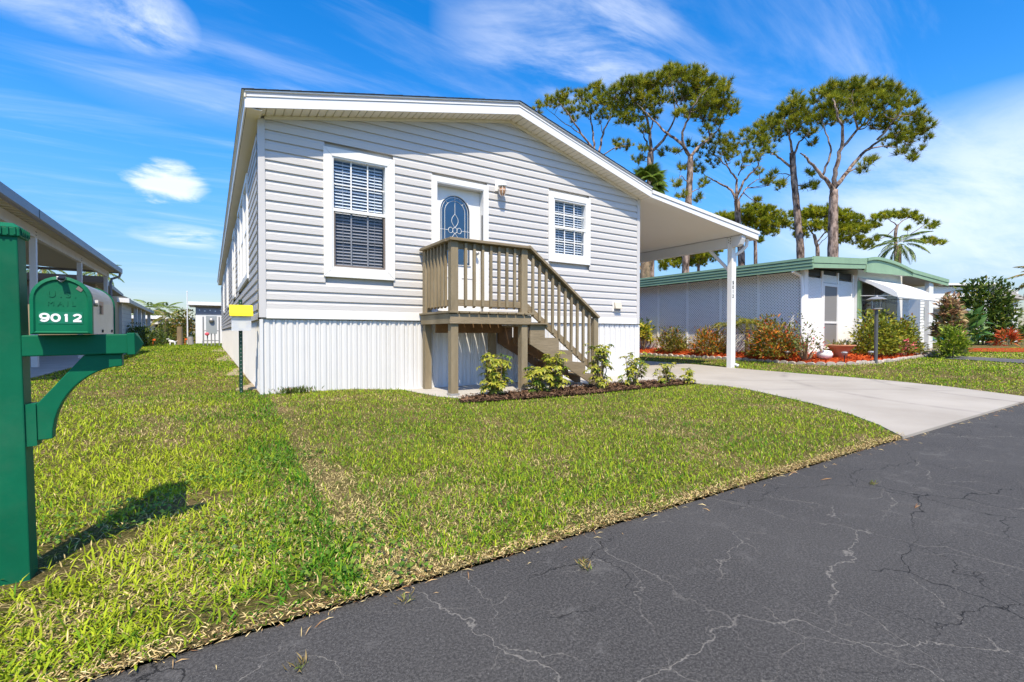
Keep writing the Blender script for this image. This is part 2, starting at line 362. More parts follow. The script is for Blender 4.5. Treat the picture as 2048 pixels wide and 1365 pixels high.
def MA(nt, op, a, b=0.0):
    n = nt.nodes.new('ShaderNodeMath'); n.operation = op
    for i, v in enumerate((a, b)):
        if hasattr(v, 'is_linked'): nt.links.new(v, n.inputs[i])
        else: n.inputs[i].default_value = v
    return n.outputs[0]
# asphalt: sealed, worn, with a net of dusty cracks
ASPH, nt, b, P = nodes_mat('cracked_asphalt')
warp = N(nt, 'ShaderNodeTexNoise', Vector=P, Scale=4.0, Detail=8.0, Roughness=0.56)
wv = N(nt, 'ShaderNodeVectorMath', _operation='MULTIPLY_ADD'); nt.links.new(warp.outputs['Color'], wv.inputs[0]); wv.inputs[1].default_value = (0.30, 0.30, 0); nt.links.new(P, wv.inputs[2])
def cracks(scale, width, seed):
    ad = N(nt, 'ShaderNodeVectorMath', _operation='ADD'); nt.links.new(wv.outputs[0], ad.inputs[0]); ad.inputs[1].default_value = (seed, seed * 1.7, 0)
    v = N(nt, 'ShaderNodeTexVoronoi', Vector=ad.outputs[0], Scale=scale, _feature='DISTANCE_TO_EDGE', _voronoi_dimensions='2D')
    return MR(nt, v.outputs['Distance'], width * 0.25 * scale, width * scale, 1.0, 0.0)
brk = MR(nt, N(nt, 'ShaderNodeTexNoise', Vector=P, Scale=1.7, Detail=4.0).outputs[0], 0.36, 0.50)
brk2 = MR(nt, N(nt, 'ShaderNodeTexNoise', Vector=P, Scale=2.6, Detail=5.0).outputs[0], 0.44, 0.56)
c1 = cracks(1.05, 0.0038, 0.0); c2 = cracks(2.1, 0.0028, 3.3); c3 = cracks(4.6, 0.0018, 9.1)
light = MA(nt, 'MAXIMUM', MA(nt, 'MULTIPLY', c1, brk), MA(nt, 'MULTIPLY', MA(nt, 'MAXIMUM', c2, MA(nt, 'MULTIPLY', c3, 0.5)), brk2))
darkc = MA(nt, 'MULTIPLY', MA(nt, 'MAXIMUM', cracks(0.62, 0.0036, 5.2), MA(nt, 'MULTIPLY', cracks(1.5, 0.0030, 13.7), 0.9)), MR(nt, N(nt, 'ShaderNodeTexNoise', Vector=P, Scale=1.1, Detail=3.0).outputs[0], 0.44, 0.56))
fine = N(nt, 'ShaderNodeTexNoise', Vector=P, Scale=120.0, Detail=4.0, Roughness=0.85).outputs[0]
big = N(nt, 'ShaderNodeTexNoise', Vector=P, Scale=0.9, Detail=7.0, Roughness=0.65).outputs[0]
mid = N(nt, 'ShaderNodeTexNoise', Vector=P, Scale=7.0, Detail=8.0, Roughness=0.7).outputs[0]
base = MX(nt, MR(nt, big, 0.3, 0.7), (0.027, 0.0262, 0.0258), (0.050, 0.0483, 0.0463))
base = MX(nt, MR(nt, fine, 0.44, 0.62, 0.0, 0.85), base, (0.104, 0.10, 0.095))
base = MX(nt, MA(nt, 'MULTIPLY', MR(nt, mid, 0.55, 0.80), MR(nt, big, 0.45, 0.65, 0.0, 0.55)), base, (0.15, 0.146, 0.14))
base = MX(nt, MR(nt, N(nt, 'ShaderNodeTexNoise', Vector=P, Scale=420.0, Detail=1.0).outputs[0], 0.70, 0.745), base, (0.34, 0.34, 0.33))
pat = MA(nt, 'MULTIPLY', MR(nt, N(nt, 'ShaderNodeTexNoise', Vector=P, Scale=2.2, Detail=9.0, Roughness=0.8).outputs[0], 0.57, 0.72), 0.62)
base = MX(nt, pat, base, (0.17, 0.165, 0.155))
base = MX(nt, MA(nt, 'MULTIPLY', light, 0.58), base, (0.24, 0.225, 0.20))
base = MX(nt, MA(nt, 'MULTIPLY', darkc, 0.95), base, (0.008, 0.008, 0.008))
nt.links.new(base, b.inputs['Base Color']); b.inputs['Roughness'].default_value = 0.85; b.inputs['Specular IOR Level'].default_value = 0.25
hgt = MA(nt, 'SUBTRACT', MA(nt, 'MULTIPLY', fine, 0.35), MA(nt, 'ADD', MA(nt, 'MULTIPLY', light, 0.5), MA(nt, 'MULTIPLY', darkc, 1.2)))
bp = N(nt, 'ShaderNodeBump', Strength=0.65, Distance=0.006, Height=hgt); nt.links.new(bp.outputs[0], b.inputs['Normal'])
mb = MB(); xs = np.concatenate([np.linspace(-60, -3, 12), np.linspace(-2.6, 9, 130), np.linspace(10, 90, 20)])
ey = [EDGE + 0.02 * (vnoise(x * 2.3, 0.5, 4) - 0.5) + 0.012 * (vnoise(x * 9, 0.5, 2) - 0.5) for x in xs]
vs = [(x, -12.5, 0) for x in xs] + [(x, y, 0) for x, y in zip(xs, ey)]; n = len(xs)
mb.add(vs, [(i, i + 1, n + i + 1, n + i) for i in range(n - 1)]); tag(mb.build('road', ASPH), kind='structure')

# concrete
DRIVE_NEAR = [(6.30, -1.92), (6.42, -2.25), (6.24, -2.78), (5.87, -3.42), (5.57, -3.93), (5.11, -4.53), (4.66, -4.95), (4.22, -5.27)]
DRIVE_FAR = [(8.56, -5.27), (9.28, -4.24), (9.60, -3.45), (9.78, -2.6), (9.86, -1.6), (10.05, -0.3), (10.42, 1.2), (10.5, 3.2), (10.5, 24)]
DRIVE = [(6.9, 24), (6.9, -0.02)] + [(6.55, -0.02), (6.5, -1.25)] + DRIVE_NEAR + DRIVE_FAR
CONCD, nt, b, P = nodes_mat('swept_concrete')
big = N(nt, 'ShaderNodeTexNoise', Vector=P, Scale=0.8, Detail=7.0, Roughness=0.6).outputs[0]
fine = N(nt, 'ShaderNodeTexNoise', Vector=P, Scale=160.0, Detail=3.0).outputs[0]
base = MX(nt, MR(nt, big, 0.3, 0.7), (0.32, 0.292, 0.252), (0.41, 0.38, 0.335))
def tyre(cx, cy, r, w, lo):
    d = N(nt, 'ShaderNodeVectorMath', _operation='DISTANCE'); nt.links.new(P, d.inputs[0]); d.inputs[1].default_value = (cx, cy, 0)
    q = MA(nt, 'ABSOLUTE', MA(nt, 'SUBTRACT', d.outputs['Value'], r))
    return MA(nt, 'MULTIPLY', MR(nt, q, 0.0, w, lo, 0.0), MR(nt, N(nt, 'ShaderNodeTexNoise', Vector=P, Scale=2.5, Detail=6.0).outputs[0], 0.35, 0.65))
tm = MA(nt, 'MAXIMUM', MA(nt, 'MAXIMUM', tyre(11.5, -6.5, 3.9, 0.09, 0.75), tyre(11.5, -6.5, 5.3, 0.10, 0.70)), MA(nt, 'MAXIMUM', tyre(3.0, -10.0, 7.9, 0.12, 0.5), tyre(3.0, -10.0, 9.2, 0.13, 0.45)))
base = MX(nt, tm, base, (0.20, 0.185, 0.17))
base = MX(nt, MR(nt, fine, 0.6, 0.8, 0.0, 0.25), base, (0.22, 0.205, 0.18))
nt.links.new(base, b.inputs['Base Color']); b.inputs['Roughness'].default_value = 0.85; b.inputs['Specular IOR Level'].default_value = 0.2
bp = N(nt, 'ShaderNodeBump', Strength=0.3, Distance=0.004, Height=fine); nt.links.new(bp.outputs[0], b.inputs['Normal'])
flat_poly('driveway', DRIVE, 0.022, CONCD, thick=0.06)
WALK = [(1.86, 0.05), (1.92, -0.40), (2.02, -0.95), (2.18, -1.26), (2.5, -1.24), (3.6, -1.16), (5.0, -1.1), (6.5, -1.25), (6.55, 0.05)]
flat_poly('walkway', WALK, 0.020, SLAB, thick=0.06)
NDRIVE = [(14.9, -5.27), (17.4, -5.27), (18.2, -3.4), (19.6, -1.35), (22.8, -0.3), (22.8, 8), (19.9, 8), (18.6, -0.9), (17.2, -2.0), (15.9, -3.9)]
def gzt(x, y): return float(gz(x, y))
NASPH = mat('faded_asphalt', (0.13, 0.13, 0.135), 0.9, 0.15, var=0.3, vscale=2.0)
ngx, ngy = np.meshgrid(np.arange(14.5, 23, 0.1), np.arange(-5.27, 8, 0.1)); kk = inpoly(ngx + 0.05, ngy + 0.05, NDRIVE); qx, qy = ngx[kk], ngy[kk]
Vn = np.stack([np.stack([qx + a, qy + b_, gz(qx + a, qy + b_) + 0.028], 1) for a, b_ in ((0, 0), (0.1, 0), (0.1, 0.1), (0, 0.1))], 1).reshape(-1, 3)
tag(np_mesh('neighbour_driveway', Vn, np.arange(len(Vn)).reshape(-1, 4), NASPH), kind='structure')
tag(MB().box(-9.5, -3.12, 3.4, 16.5, -0.05, 0.09).build('carport_slab', SLAB), kind='structure')

# beds
BED = [(1.98, -1.72), (2.12, -1.40), (2.4, -1.22), (3.6, -1.15), (5.0, -1.09), (6.44, -1.25), (6.32, -1.80), (5.0, -1.85), (3.9, -1.90), (2.85, -1.84)]
RBED = [(12.10, 12), (12.1, 5.7), (11.98, 1.7), (11.9, 0.2), (11.78, -0.6), (11.85, -1.35), (12.3, -1.75), (13.3, -1.85), (14.4, -1.7), (15.6, -1.55), (17.0, -1.4), (18.2, -1.3),
        (18.4, 0.6), (16.0, 0.9), (13.0, 0.9), (13.0, 12)]
BEDBASE = mat('dark_mulch_bed', (0.05, 0.03, 0.02), 0.95, 0.05, var=0.4, vscale=15, bump=0.8, bscale=50)
RBEDBASE = mat('red_mulch_bed', (0.42, 0.07, 0.02), 0.95, 0.05, var=0.4, vscale=12, bump=0.8, bscale=40)
flat_poly('flower_bed', BED, 0.030, BEDBASE)
def rbz(x, y): return float(gz(x, y)) + 0.03 + 0.13 * float(sm(x, 11.7, 13.0)) * float(sm(y, -1.80 + (x - 12.3) * 0.076, -0.7))
bgx, bgy = np.meshgrid(np.arange(11.6, 18.6, 0.12), np.arange(-2.0, 12.2, 0.12)); kk = inpoly(bgx + 0.06, bgy + 0.06, RBED); px_, py_ = bgx[kk], bgy[kk]
Vb = np.stack([np.stack([px_ + a, py_ + b_, np.vectorize(rbz)(px_ + a, py_ + b_) + 0.01], 1) for a, b_ in ((0, 0), (0.12, 0), (0.12, 0.12), (0, 0.12))], 1).reshape(-1, 3)
tag(np_mesh('neighbour_flower_bed', Vb, np.arange(len(Vb)).reshape(-1, 4), RBEDBASE), kind='structure')
def chips(name, poly, n, zf, c0, c1, L, label):
    xs = [p[0] for p in poly]; ys = [p[1] for p in poly]
    x = rng.uniform(min(xs), max(xs), n * 3); y = rng.uniform(min(ys), max(ys), n * 3); k = inpoly(x, y, poly); x, y = x[k][:n], y[k][:n]; n = len(x)
    z = np.array([zf(a, b_) for a, b_ in zip(x, y)]) + rng.uniform(0.0, 0.035, n)
    a = rng.uniform(0, 6.283, n); t = rng.normal(0, 0.35, n); ln = rng.uniform(0.4, 1.2, n) * L; w = ln * rng.uniform(0.15, 0.4, n)
    dx, dy, dz = np.cos(a) * np.cos(t), np.sin(a) * np.cos(t), np.sin(t); px, py = -np.sin(a), np.cos(a)
    c = np.stack([x, y, z], 1); d = np.stack([dx, dy, dz], 1) * ln[:, None] / 2; p = np.stack([px, py, rng.normal(0, 0.3, n)], 1) * w[:, None] / 2
    V = np.stack([c - d - p, c + d - p * 0.6, c + d + p * 0.6, c - d + p], 1).reshape(-1, 3); F = np.arange(n * 4).reshape(n, 4)
    m = rng.uniform(0, 1, n)[:, None]; cc = np.array(c0) * (1 - m) + np.array(c1) * m
    o = np_mesh(name, V, F, MULCHM, np.repeat(cc, 4, 0)); tag(o, label, kind='stuff'); return o
chips('mulch', BED, 5200, lambda x, y: 0.03, (0.05, 0.03, 0.02), (0.22, 0.13, 0.08), 0.055, 'dark brown bark mulch in the bed before the steps')
chips('mulch', RBED, 7000, lambda x, y: rbz(x, y) + 0.03, (0.40, 0.055, 0.012), (0.66, 0.15, 0.04), 0.09, 'bright red mulch in the bed along the lattice wall')

# lawn sheet with the lie of the land, kept off the paved parts
THATCH, nt, b, P = nodes_mat('lawn_thatch')
n1 = N(nt, 'ShaderNodeTexNoise', Vector=P, Scale=1.3, Detail=6.0, Roughness=0.65).outputs[0]; n2 = N(nt, 'ShaderNodeTexNoise', Vector=P, Scale=90.0, Detail=6.0, Roughness=0.8).outputs[0]
base = MX(nt, MR(nt, n1, 0.35, 0.65), (0.05, 0.065, 0.012), (0.11, 0.10, 0.028))
n3 = N(nt, 'ShaderNodeTexNoise', Vector=P, Scale=2.7, Detail=6.0, Roughness=0.65).outputs[0]
base = MX(nt, MR(nt, n3, 0.48, 0.62), base, (0.16, 0.115, 0.055))
base = MX(nt, MR(nt, n2, 0.47, 0.62), base, (0.30, 0.22, 0.095)); nt.links.new(base, b.inputs['Base Color']); b.inputs['Roughness'].default_value = 0.95; b.inputs['Specular IOR Level'].default_value = 0.05
bp = N(nt, 'ShaderNodeBump', Strength=0.8, Distance=0.03, Height=n2); nt.links.new(bp.outputs[0], b.inputs['Normal'])
gx = np.concatenate([np.linspace(-60, -8, 14), np.linspace(-7, 14, 127), np.linspace(15, 90, 26)])
gy = np.concatenate([[EDGE], np.linspace(-5.2, 2, 73), np.linspace(3, 30, 28), np.linspace(34, 90, 12)])
GX, GY = np.meshgrid(gx, gy); V = np.stack([GX, GY, gz(GX, GY) + 0.012], 2).reshape(-1, 3)
nx, ny = len(gx), len(gy); I = np.arange(nx * ny).reshape(ny, nx)
F = np.stack([I[:-1, :-1], I[:-1, 1:], I[1:, 1:], I[1:, :-1]], 2).reshape(-1, 4)
tag(np_mesh('lawn', V, F, THATCH, smooth=True), kind='structure')
FARG = mat('far_grass', (0.13, 0.145, 0.03), 0.95, 0.05, var=0.4, vscale=0.4)
tag(MB().box(-900, 900, -900, 900, -0.6, -0.05).build('ground', FARG), kind='structure')
DIRTM = mat('sandy_bare_soil', (0.42, 0.34, 0.24), 0.95, 0.05, var=0.4, vscale=6, bump=0.8, bscale=40)
mb = MB()
for (x0, x1, y0, y1) in ((-0.42, 0.0, 8.5, 13), (-0.30, 0.02, 3.2, 5.4), (-0.24, 0.03, 0.6, 1.6), (-0.55, 0.0, 16, 22)):
    pts = [(x1, y0), (x1, y1)] + [(x0 + (x1 - x0) * (0.5 + 0.5 * math.cos(t)) * (0.6 + 0.5 * random.random()), y1 + (y0 - y1) * t / math.pi) for t in np.linspace(0.3, 2.9, 9)]
    mb.prism(pts, 'z', 0.03, 0.084)
tag(mb.build('bare_soil', DIRTM), kind='structure')
# ------------------------------------------------------------------ the grey house
XL, XR = 0.08, 6.812
HX0, HX1, HY1 = 0.0, 6.892, 24.6
ZB, E_ = 1.162, 0.127
PKX = 3.755
def soff(x):                                   # underside of the rake soffit
    return 3.548 + 0.2258 * (x + 0.137) if x < PKX else 4.427 - 0.2716 * (x - PKX)
def inv_soff(z): return ((z - 3.548) / 0.2258 - 0.137, PKX + (4.427 - z) / 0.2716)
OPEN = [(0.778, 1.763, 1.624, 3.376), (2.335, 3.335, 1.10, 3.268), (4.564, 5.545, 2.140, 3.390)]
house = thing('house', 'grey vinyl-sided house with white skirting and wooden front stairs', 'house', (3.4, 0, 0))
# siding boards of the front: each course its own piece with the beaded Dutch profile
PROF = [(0.000, -0.021), (0.078, -0.019), (0.088, -0.008), (0.127, 0.000)]      # height in the course, offset
def course(name, segs, z0, parent, axis='x', off=0.0):
    for a, b_ in segs:
        mb = MB(); rows = []
        for h, o in [(0.0, 0.004)] + PROF:
            rows.append((a, b_, z0 + h, o))
        for i in range(len(rows) - 1):
            (a0, b0, h0, o0), (a1, b1, h1, o1) = rows[i], rows[i + 1]
            if axis == 'x': q = [(a0, off + o0, h0), (b0, off + o0, h0), (b1, off + o1, h1), (a1, off + o1, h1)]
            else: q = [(off + o0, b0, h0), (off + o0, a0, h0), (off + o1, a1, h1), (off + o1, b1, h1)]
            mb.add(q, [(0, 1, 2, 3)])
        mb.build(name, SIDING, parent)
k = 0
while True:
    z0 = ZB + k * E_
    xa, xb = XL, XR
    if z0 + 0.02 > soff(XL): xa = max(XL, inv_soff(z0 + 0.005)[0])
    if z0 + 0.02 > soff(XR): xb = min(XR, inv_soff(z0 + 0.005)[1])
    if xb - xa < 0.15 or z0 > 4.4: break
    segs = [(xa, xb)]
    for (a, b_, c, d) in OPEN:
        if z0 + E_ > c + 0.03 and z0 < d - 0.03:
            ns = []
            for s0, s1 in segs:
                if b_ - 0.02 <= s0 or a + 0.02 >= s1: ns.append((s0, s1)); continue
                if a + 0.02 > s0: ns.append((s0, a + 0.02))
                if b_ - 0.02 < s1: ns.append((b_ - 0.02, s1))
            segs = ns
    course('siding_board', segs, z0, house); k += 1
# side wall boards (left), seen edge on
SWIN = [(1.72, 4.75), (6.35, 7.6), (11.6, 12.9), (17.0, 18.4)]; SZ0, SZ1 = 1.72, 3.36
for k in range(19):
    z0 = ZB - E_ + k * E_; segs = [(0.07, HY1)]
    if z0 + E_ > SZ0 and z0 < SZ1:
        cuts = [0.07]
        for a, b_ in SWIN: cuts += [a + 0.02, b_ - 0.02]
        cuts.append(HY1); segs = [(cuts[i], cuts[i + 1]) for i in range(0, len(cuts), 2)]
    course('siding_board', segs, z0, house, 'y', 0.012)
# wall body behind the boards
mb = MB()
YW0, YW1 = 0.030, 0.16
def wall_cols(spans, z0, z1):
    for a, b_ in spans: mb.box(a, b_, YW0, YW1, z0, z1)
mb.box(0.03, OPEN[0][0] + 0.05, YW0, YW1, 0.0, 3.55); mb.box(OPEN[0][1] - 0.05, OPEN[1][0] + 0.09, YW0, YW1, 0.0, 3.55)
mb.box(OPEN[1][1] - 0.09, OPEN[2][0] + 0.05, YW0, YW1, 0.0, 3.55); mb.box(OPEN[2][1] - 0.05, 6.86, YW0, YW1, 0.0, 3.55)
mb.box(OPEN[0][0] + 0.05, OPEN[0][1] - 0.05, YW0, YW1, 0, OPEN[0][2] + 0.05); mb.box(OPEN[0][0] + 0.05, OPEN[0][1] - 0.05, YW0, YW1, OPEN[0][3] - 0.05, 3.55)
mb.box(OPEN[1][0] + 0.09, OPEN[1][1] - 0.09, YW0, YW1, 0, 1.12); mb.box(OPEN[1][0] + 0.09, OPEN[1][1] - 0.09, YW0, YW1, 3.185, 3.55)
mb.box(OPEN[2][0] + 0.05, OPEN[2][1] - 0.05, YW0, YW1, 0, OPEN[2][2] + 0.05); mb.box(OPEN[2][0] + 0.05, OPEN[2][1] - 0.05, YW0, YW1, OPEN[2][3] - 0.05, 3.55)
mb.prism([(0.03, 3.551), (6.86, 3.551), (6.86, 3.60), (PKX, 4.44), (0.03, 3.60)], 'y', YW0, YW1)
mb.box(0.03, 0.15, 0.17, HY1, 0.02, 3.55); mb.box(6.74, 6.885, 0.17, HY1, 0.02, 3.55); mb.box(0.03, 6.885, HY1, HY1 + 0.1, 0, 3.55)
mb.build('wall', SIDING, house)
tag(house)
# corner posts, band, frieze
MB().box(0.0, XL, -0.028, 0.075, 1.055, 3.575).build('corner_post', TRIMG, house, bevel=0.004)
MB().box(XR, HX1, -0.028, 0.075, 1.045, 3.58).build('corner_post', TRIMG, house, bevel=0.004)
MB().box(XL, XR, -0.024, 0.003, 1.045, 1.164).build('skirt_band', WHITE, house, bevel=0.003)
fz = lambda x: soff(x) + 0.004
for a, b_ in ((XL - 0.005, PKX), (PKX, XR + 0.005)):
    MB().prism([(a, fz(a) - 0.04), (b_, fz(b_) - 0.04), (b_, fz(b_)), (a, fz(a))], 'y', -0.036, -0.012).build('frieze_board', SOFFIT, house)
# rake soffit panels
def soffit_run(x0, x1, n, y0=-0.285, y1=0.02):
    for i in range(n):
        a = x0 + (x1 - x0) * i / n; b_ = x0 + (x1 - x0) * (i + 1) / n; g = 0.006; q = (b_ - a) * 0.16
        mb = MB(); z = lambda x, d=0: soff(x) + 0.006 + d
        xs = [(a, 0.010), (a + g, 0.010), (a + g * 1.5, 0.0), (b_ - q, 0.0), (b_ - q * 0.7, 0.005), (b_ - q * 0.4, 0.005), (b_, 0.0)]
        for (p, dp), (r, dr) in zip(xs, xs[1:]):
            mb.add([(p, y0, z(p, dp)), (r, y0, z(r, dr)), (r, y1, z(r, dr)), (p, y1, z(p, dp))], [(0, 3, 2, 1)])
        mb.build('soffit_panel', SOFFIT, house)
soffit_run(-0.125, PKX, 38); soffit_run(PKX, 6.90, 31)
# eave soffit on the left side
MB().box(-0.132, 0.03, -0.285, HY1 + 0.3, 3.552, 3.560).build('eave_soffit', SOFFIT, house)
# fascia: white board, bent lip, grey reveal, white drip edge
def rake(x0, x1, zf, y, lo, hi, th, m, name, wav=0.0, n=26):
    mb = MB(); top = []; bot = []
    for i in range(n + 1):
        x = x0 + (x1 - x0) * i / n; w = wav * (vnoise(x * 1.7, 0.3, 9) - 0.5)
        top.append((x, zf(x) + hi + w)); bot.append((x, zf(x) + lo + w * 0.6))
    for i in range(n):
        p, q, r, s_ = bot[i], bot[i + 1], top[i + 1], top[i]
        vs = [(c[0], yy, c[1]) for yy in (y, y + th) for c in (p, q, r, s_)]
        f = [(0, 1, 2, 3), (4, 7, 6, 5), (3, 2, 6, 7), (0, 4, 5, 1)] + ([(0, 3, 7, 4)] if i == 0 else []) + ([(1, 5, 6, 2)] if i == n - 1 else [])
        mb.add(vs, f)
    return mb.build(name, m, house)
for x0, x1 in ((-0.137, PKX), (PKX, 6.915)):
    rake(x0, x1, soff, -0.300, 0.0, 0.124, 0.014, FASC, 'fascia')
    rake(x0, x1, soff, -0.309, 0.126, 0.147, 0.022, FASC, 'fascia_lip', 0.016)
    rake(x0 - 0.005, x1 + 0.005, soff, -0.296, 0.140, 0.186, 0.012, DRIPG, 'drip_strip')
    rake(x0 - (0.025 if x0 < 0 else 0), x1 + (0.02 if x1 > 6 else 0), soff, -0.318, 0.187, 0.202, 0.03, FASC, 'drip_edge')
# left eave fascia, seen steeply
MB().box(-0.155, -0.138, -0.297, HY1 + 0.3, 3.548, 3.665).build('fascia', FASC, house)
MB().box(-0.163, -0.145, -0.309, HY1 + 0.3, 3.667, 3.735).build('drip_strip', SOFFIT, house)
MB().box(-0.185, -0.150, -0.318, HY1 + 0.3, 3.737, 3.750).build('drip_edge', FASC, house)
# roof
mb = MB(); zt = lambda x: soff(x) + 0.203
for a, b_ in ((-0.19, PKX), (PKX, 6.94)):
    mb.hexa([(a, -0.325, zt(a)), (b_, -0.325, zt(b_)), (b_, HY1 + 0.3, zt(b_)), (a, HY1 + 0.3, zt(a))], [(a, -0.325, zt(a) + 0.004), (b_, -0.325, zt(b_) + 0.004), (b_, HY1 + 0.3, zt(b_) + 0.004), (a, HY1 + 0.3, zt(a) + 0.004)])
roof = mb.build('roof', SHINGLE, house)
# shingle edge strips along the rake, one row per course
for a, b_, n in ((-0.19, PKX, 30), (PKX, 6.94, 24)):
    for i in range(n):
        p = a + (b_ - a) * i / n; q = a + (b_ - a) * (i + 1.02) / n; d = 0.0035 + 0.004 * random.random()
        MB().hexa([(p, -0.33, zt(p) + 0.0045), (q, -0.33, zt(q) + 0.0045), (q, 0.2, zt(q) + 0.0045), (p, 0.2, zt(p) + 0.0045)],
                  [(p, -0.33, zt(p) + d + 0.004), (q, -0.33, zt(q) + d + 0.008), (q, 0.2, zt(q) + d + 0.008), (p, 0.2, zt(p) + d + 0.004)]).build('shingle', SHINGLE, roof)
# skirting: vertical vinyl panels, every third one vented
SW = 0.1382
def skirt_panel(vented):
    mb = MB(); pr = [(0, 0.0), (0.022, 0.0), (0.0222, 0.010), (0.032, 0.016), (0.056, 0.003), (0.090, 0.003), (0.112, 0.017), (SW - 0.003, 0.017), (SW - 0.0008, 0.002)]
    for (a, o0), (b_, o1) in zip(pr, pr[1:]):
        mb.add([(a, o0, 0.0), (b_, o1, 0.0), (b_, o1, 1.03), (a, o0, 1.03)], [(0, 1, 2, 3)])
    return mb
VENT, nt, b, P = nodes_mat('vented_white_vinyl'); b.inputs['Roughness'].default_value = 0.5
sx = N(nt, 'ShaderNodeSeparateXYZ'); nt.links.new(P, sx.inputs[0])
chk = N(nt, 'ShaderNodeTexVoronoi', Vector=P, Scale=62.0, Randomness=0.0)
nt.links.new(MX(nt, MR(nt, chk.outputs['Distance'], 0.16, 0.24), (0.36, 0.36, 0.37), (0.69, 0.69, 0.69)), b.inputs['Base Color'])
n_ = 0; x = 0.02; pA = pB = None
while x < 6.86:
    v = (n_ % 3 == 1); ref = pB if v else pA
    if ref is None:
        o = skirt_panel(v).build('skirting_panel', VENT if v else VINYLW, house, here=(x, 0.004, 0.0))
        if v: pB = o
        else: pA = o
    else: again(ref, (x, 0.004, 0.0))
    x += SW; n_ += 1
MB().box(0.0, XR + 0.08, -0.012, 0.006, -0.02, 0.028).build('skirting_rail', VINYLW, house)
MB().box(0.005, 0.045, -0.014, 0.03, 0.0, 1.035).build('skirting_corner', VINYLW, house, bevel=0.003)
mb = MB(); y = 0.05
while y < HY1:
    mb.box(0.012, 0.024, y, y + 0.028, 0.0, 1.0); mb.add([(0.022, y + 0.028, 0.0), (0.022, y + SW, 0.0), (0.022, y + SW, 1.0), (0.022, y + 0.028, 1.0)], [(0, 3, 2, 1)]); y += SW
tag(mb.build('side_skirting', VINYLW, house), kind='stuff')
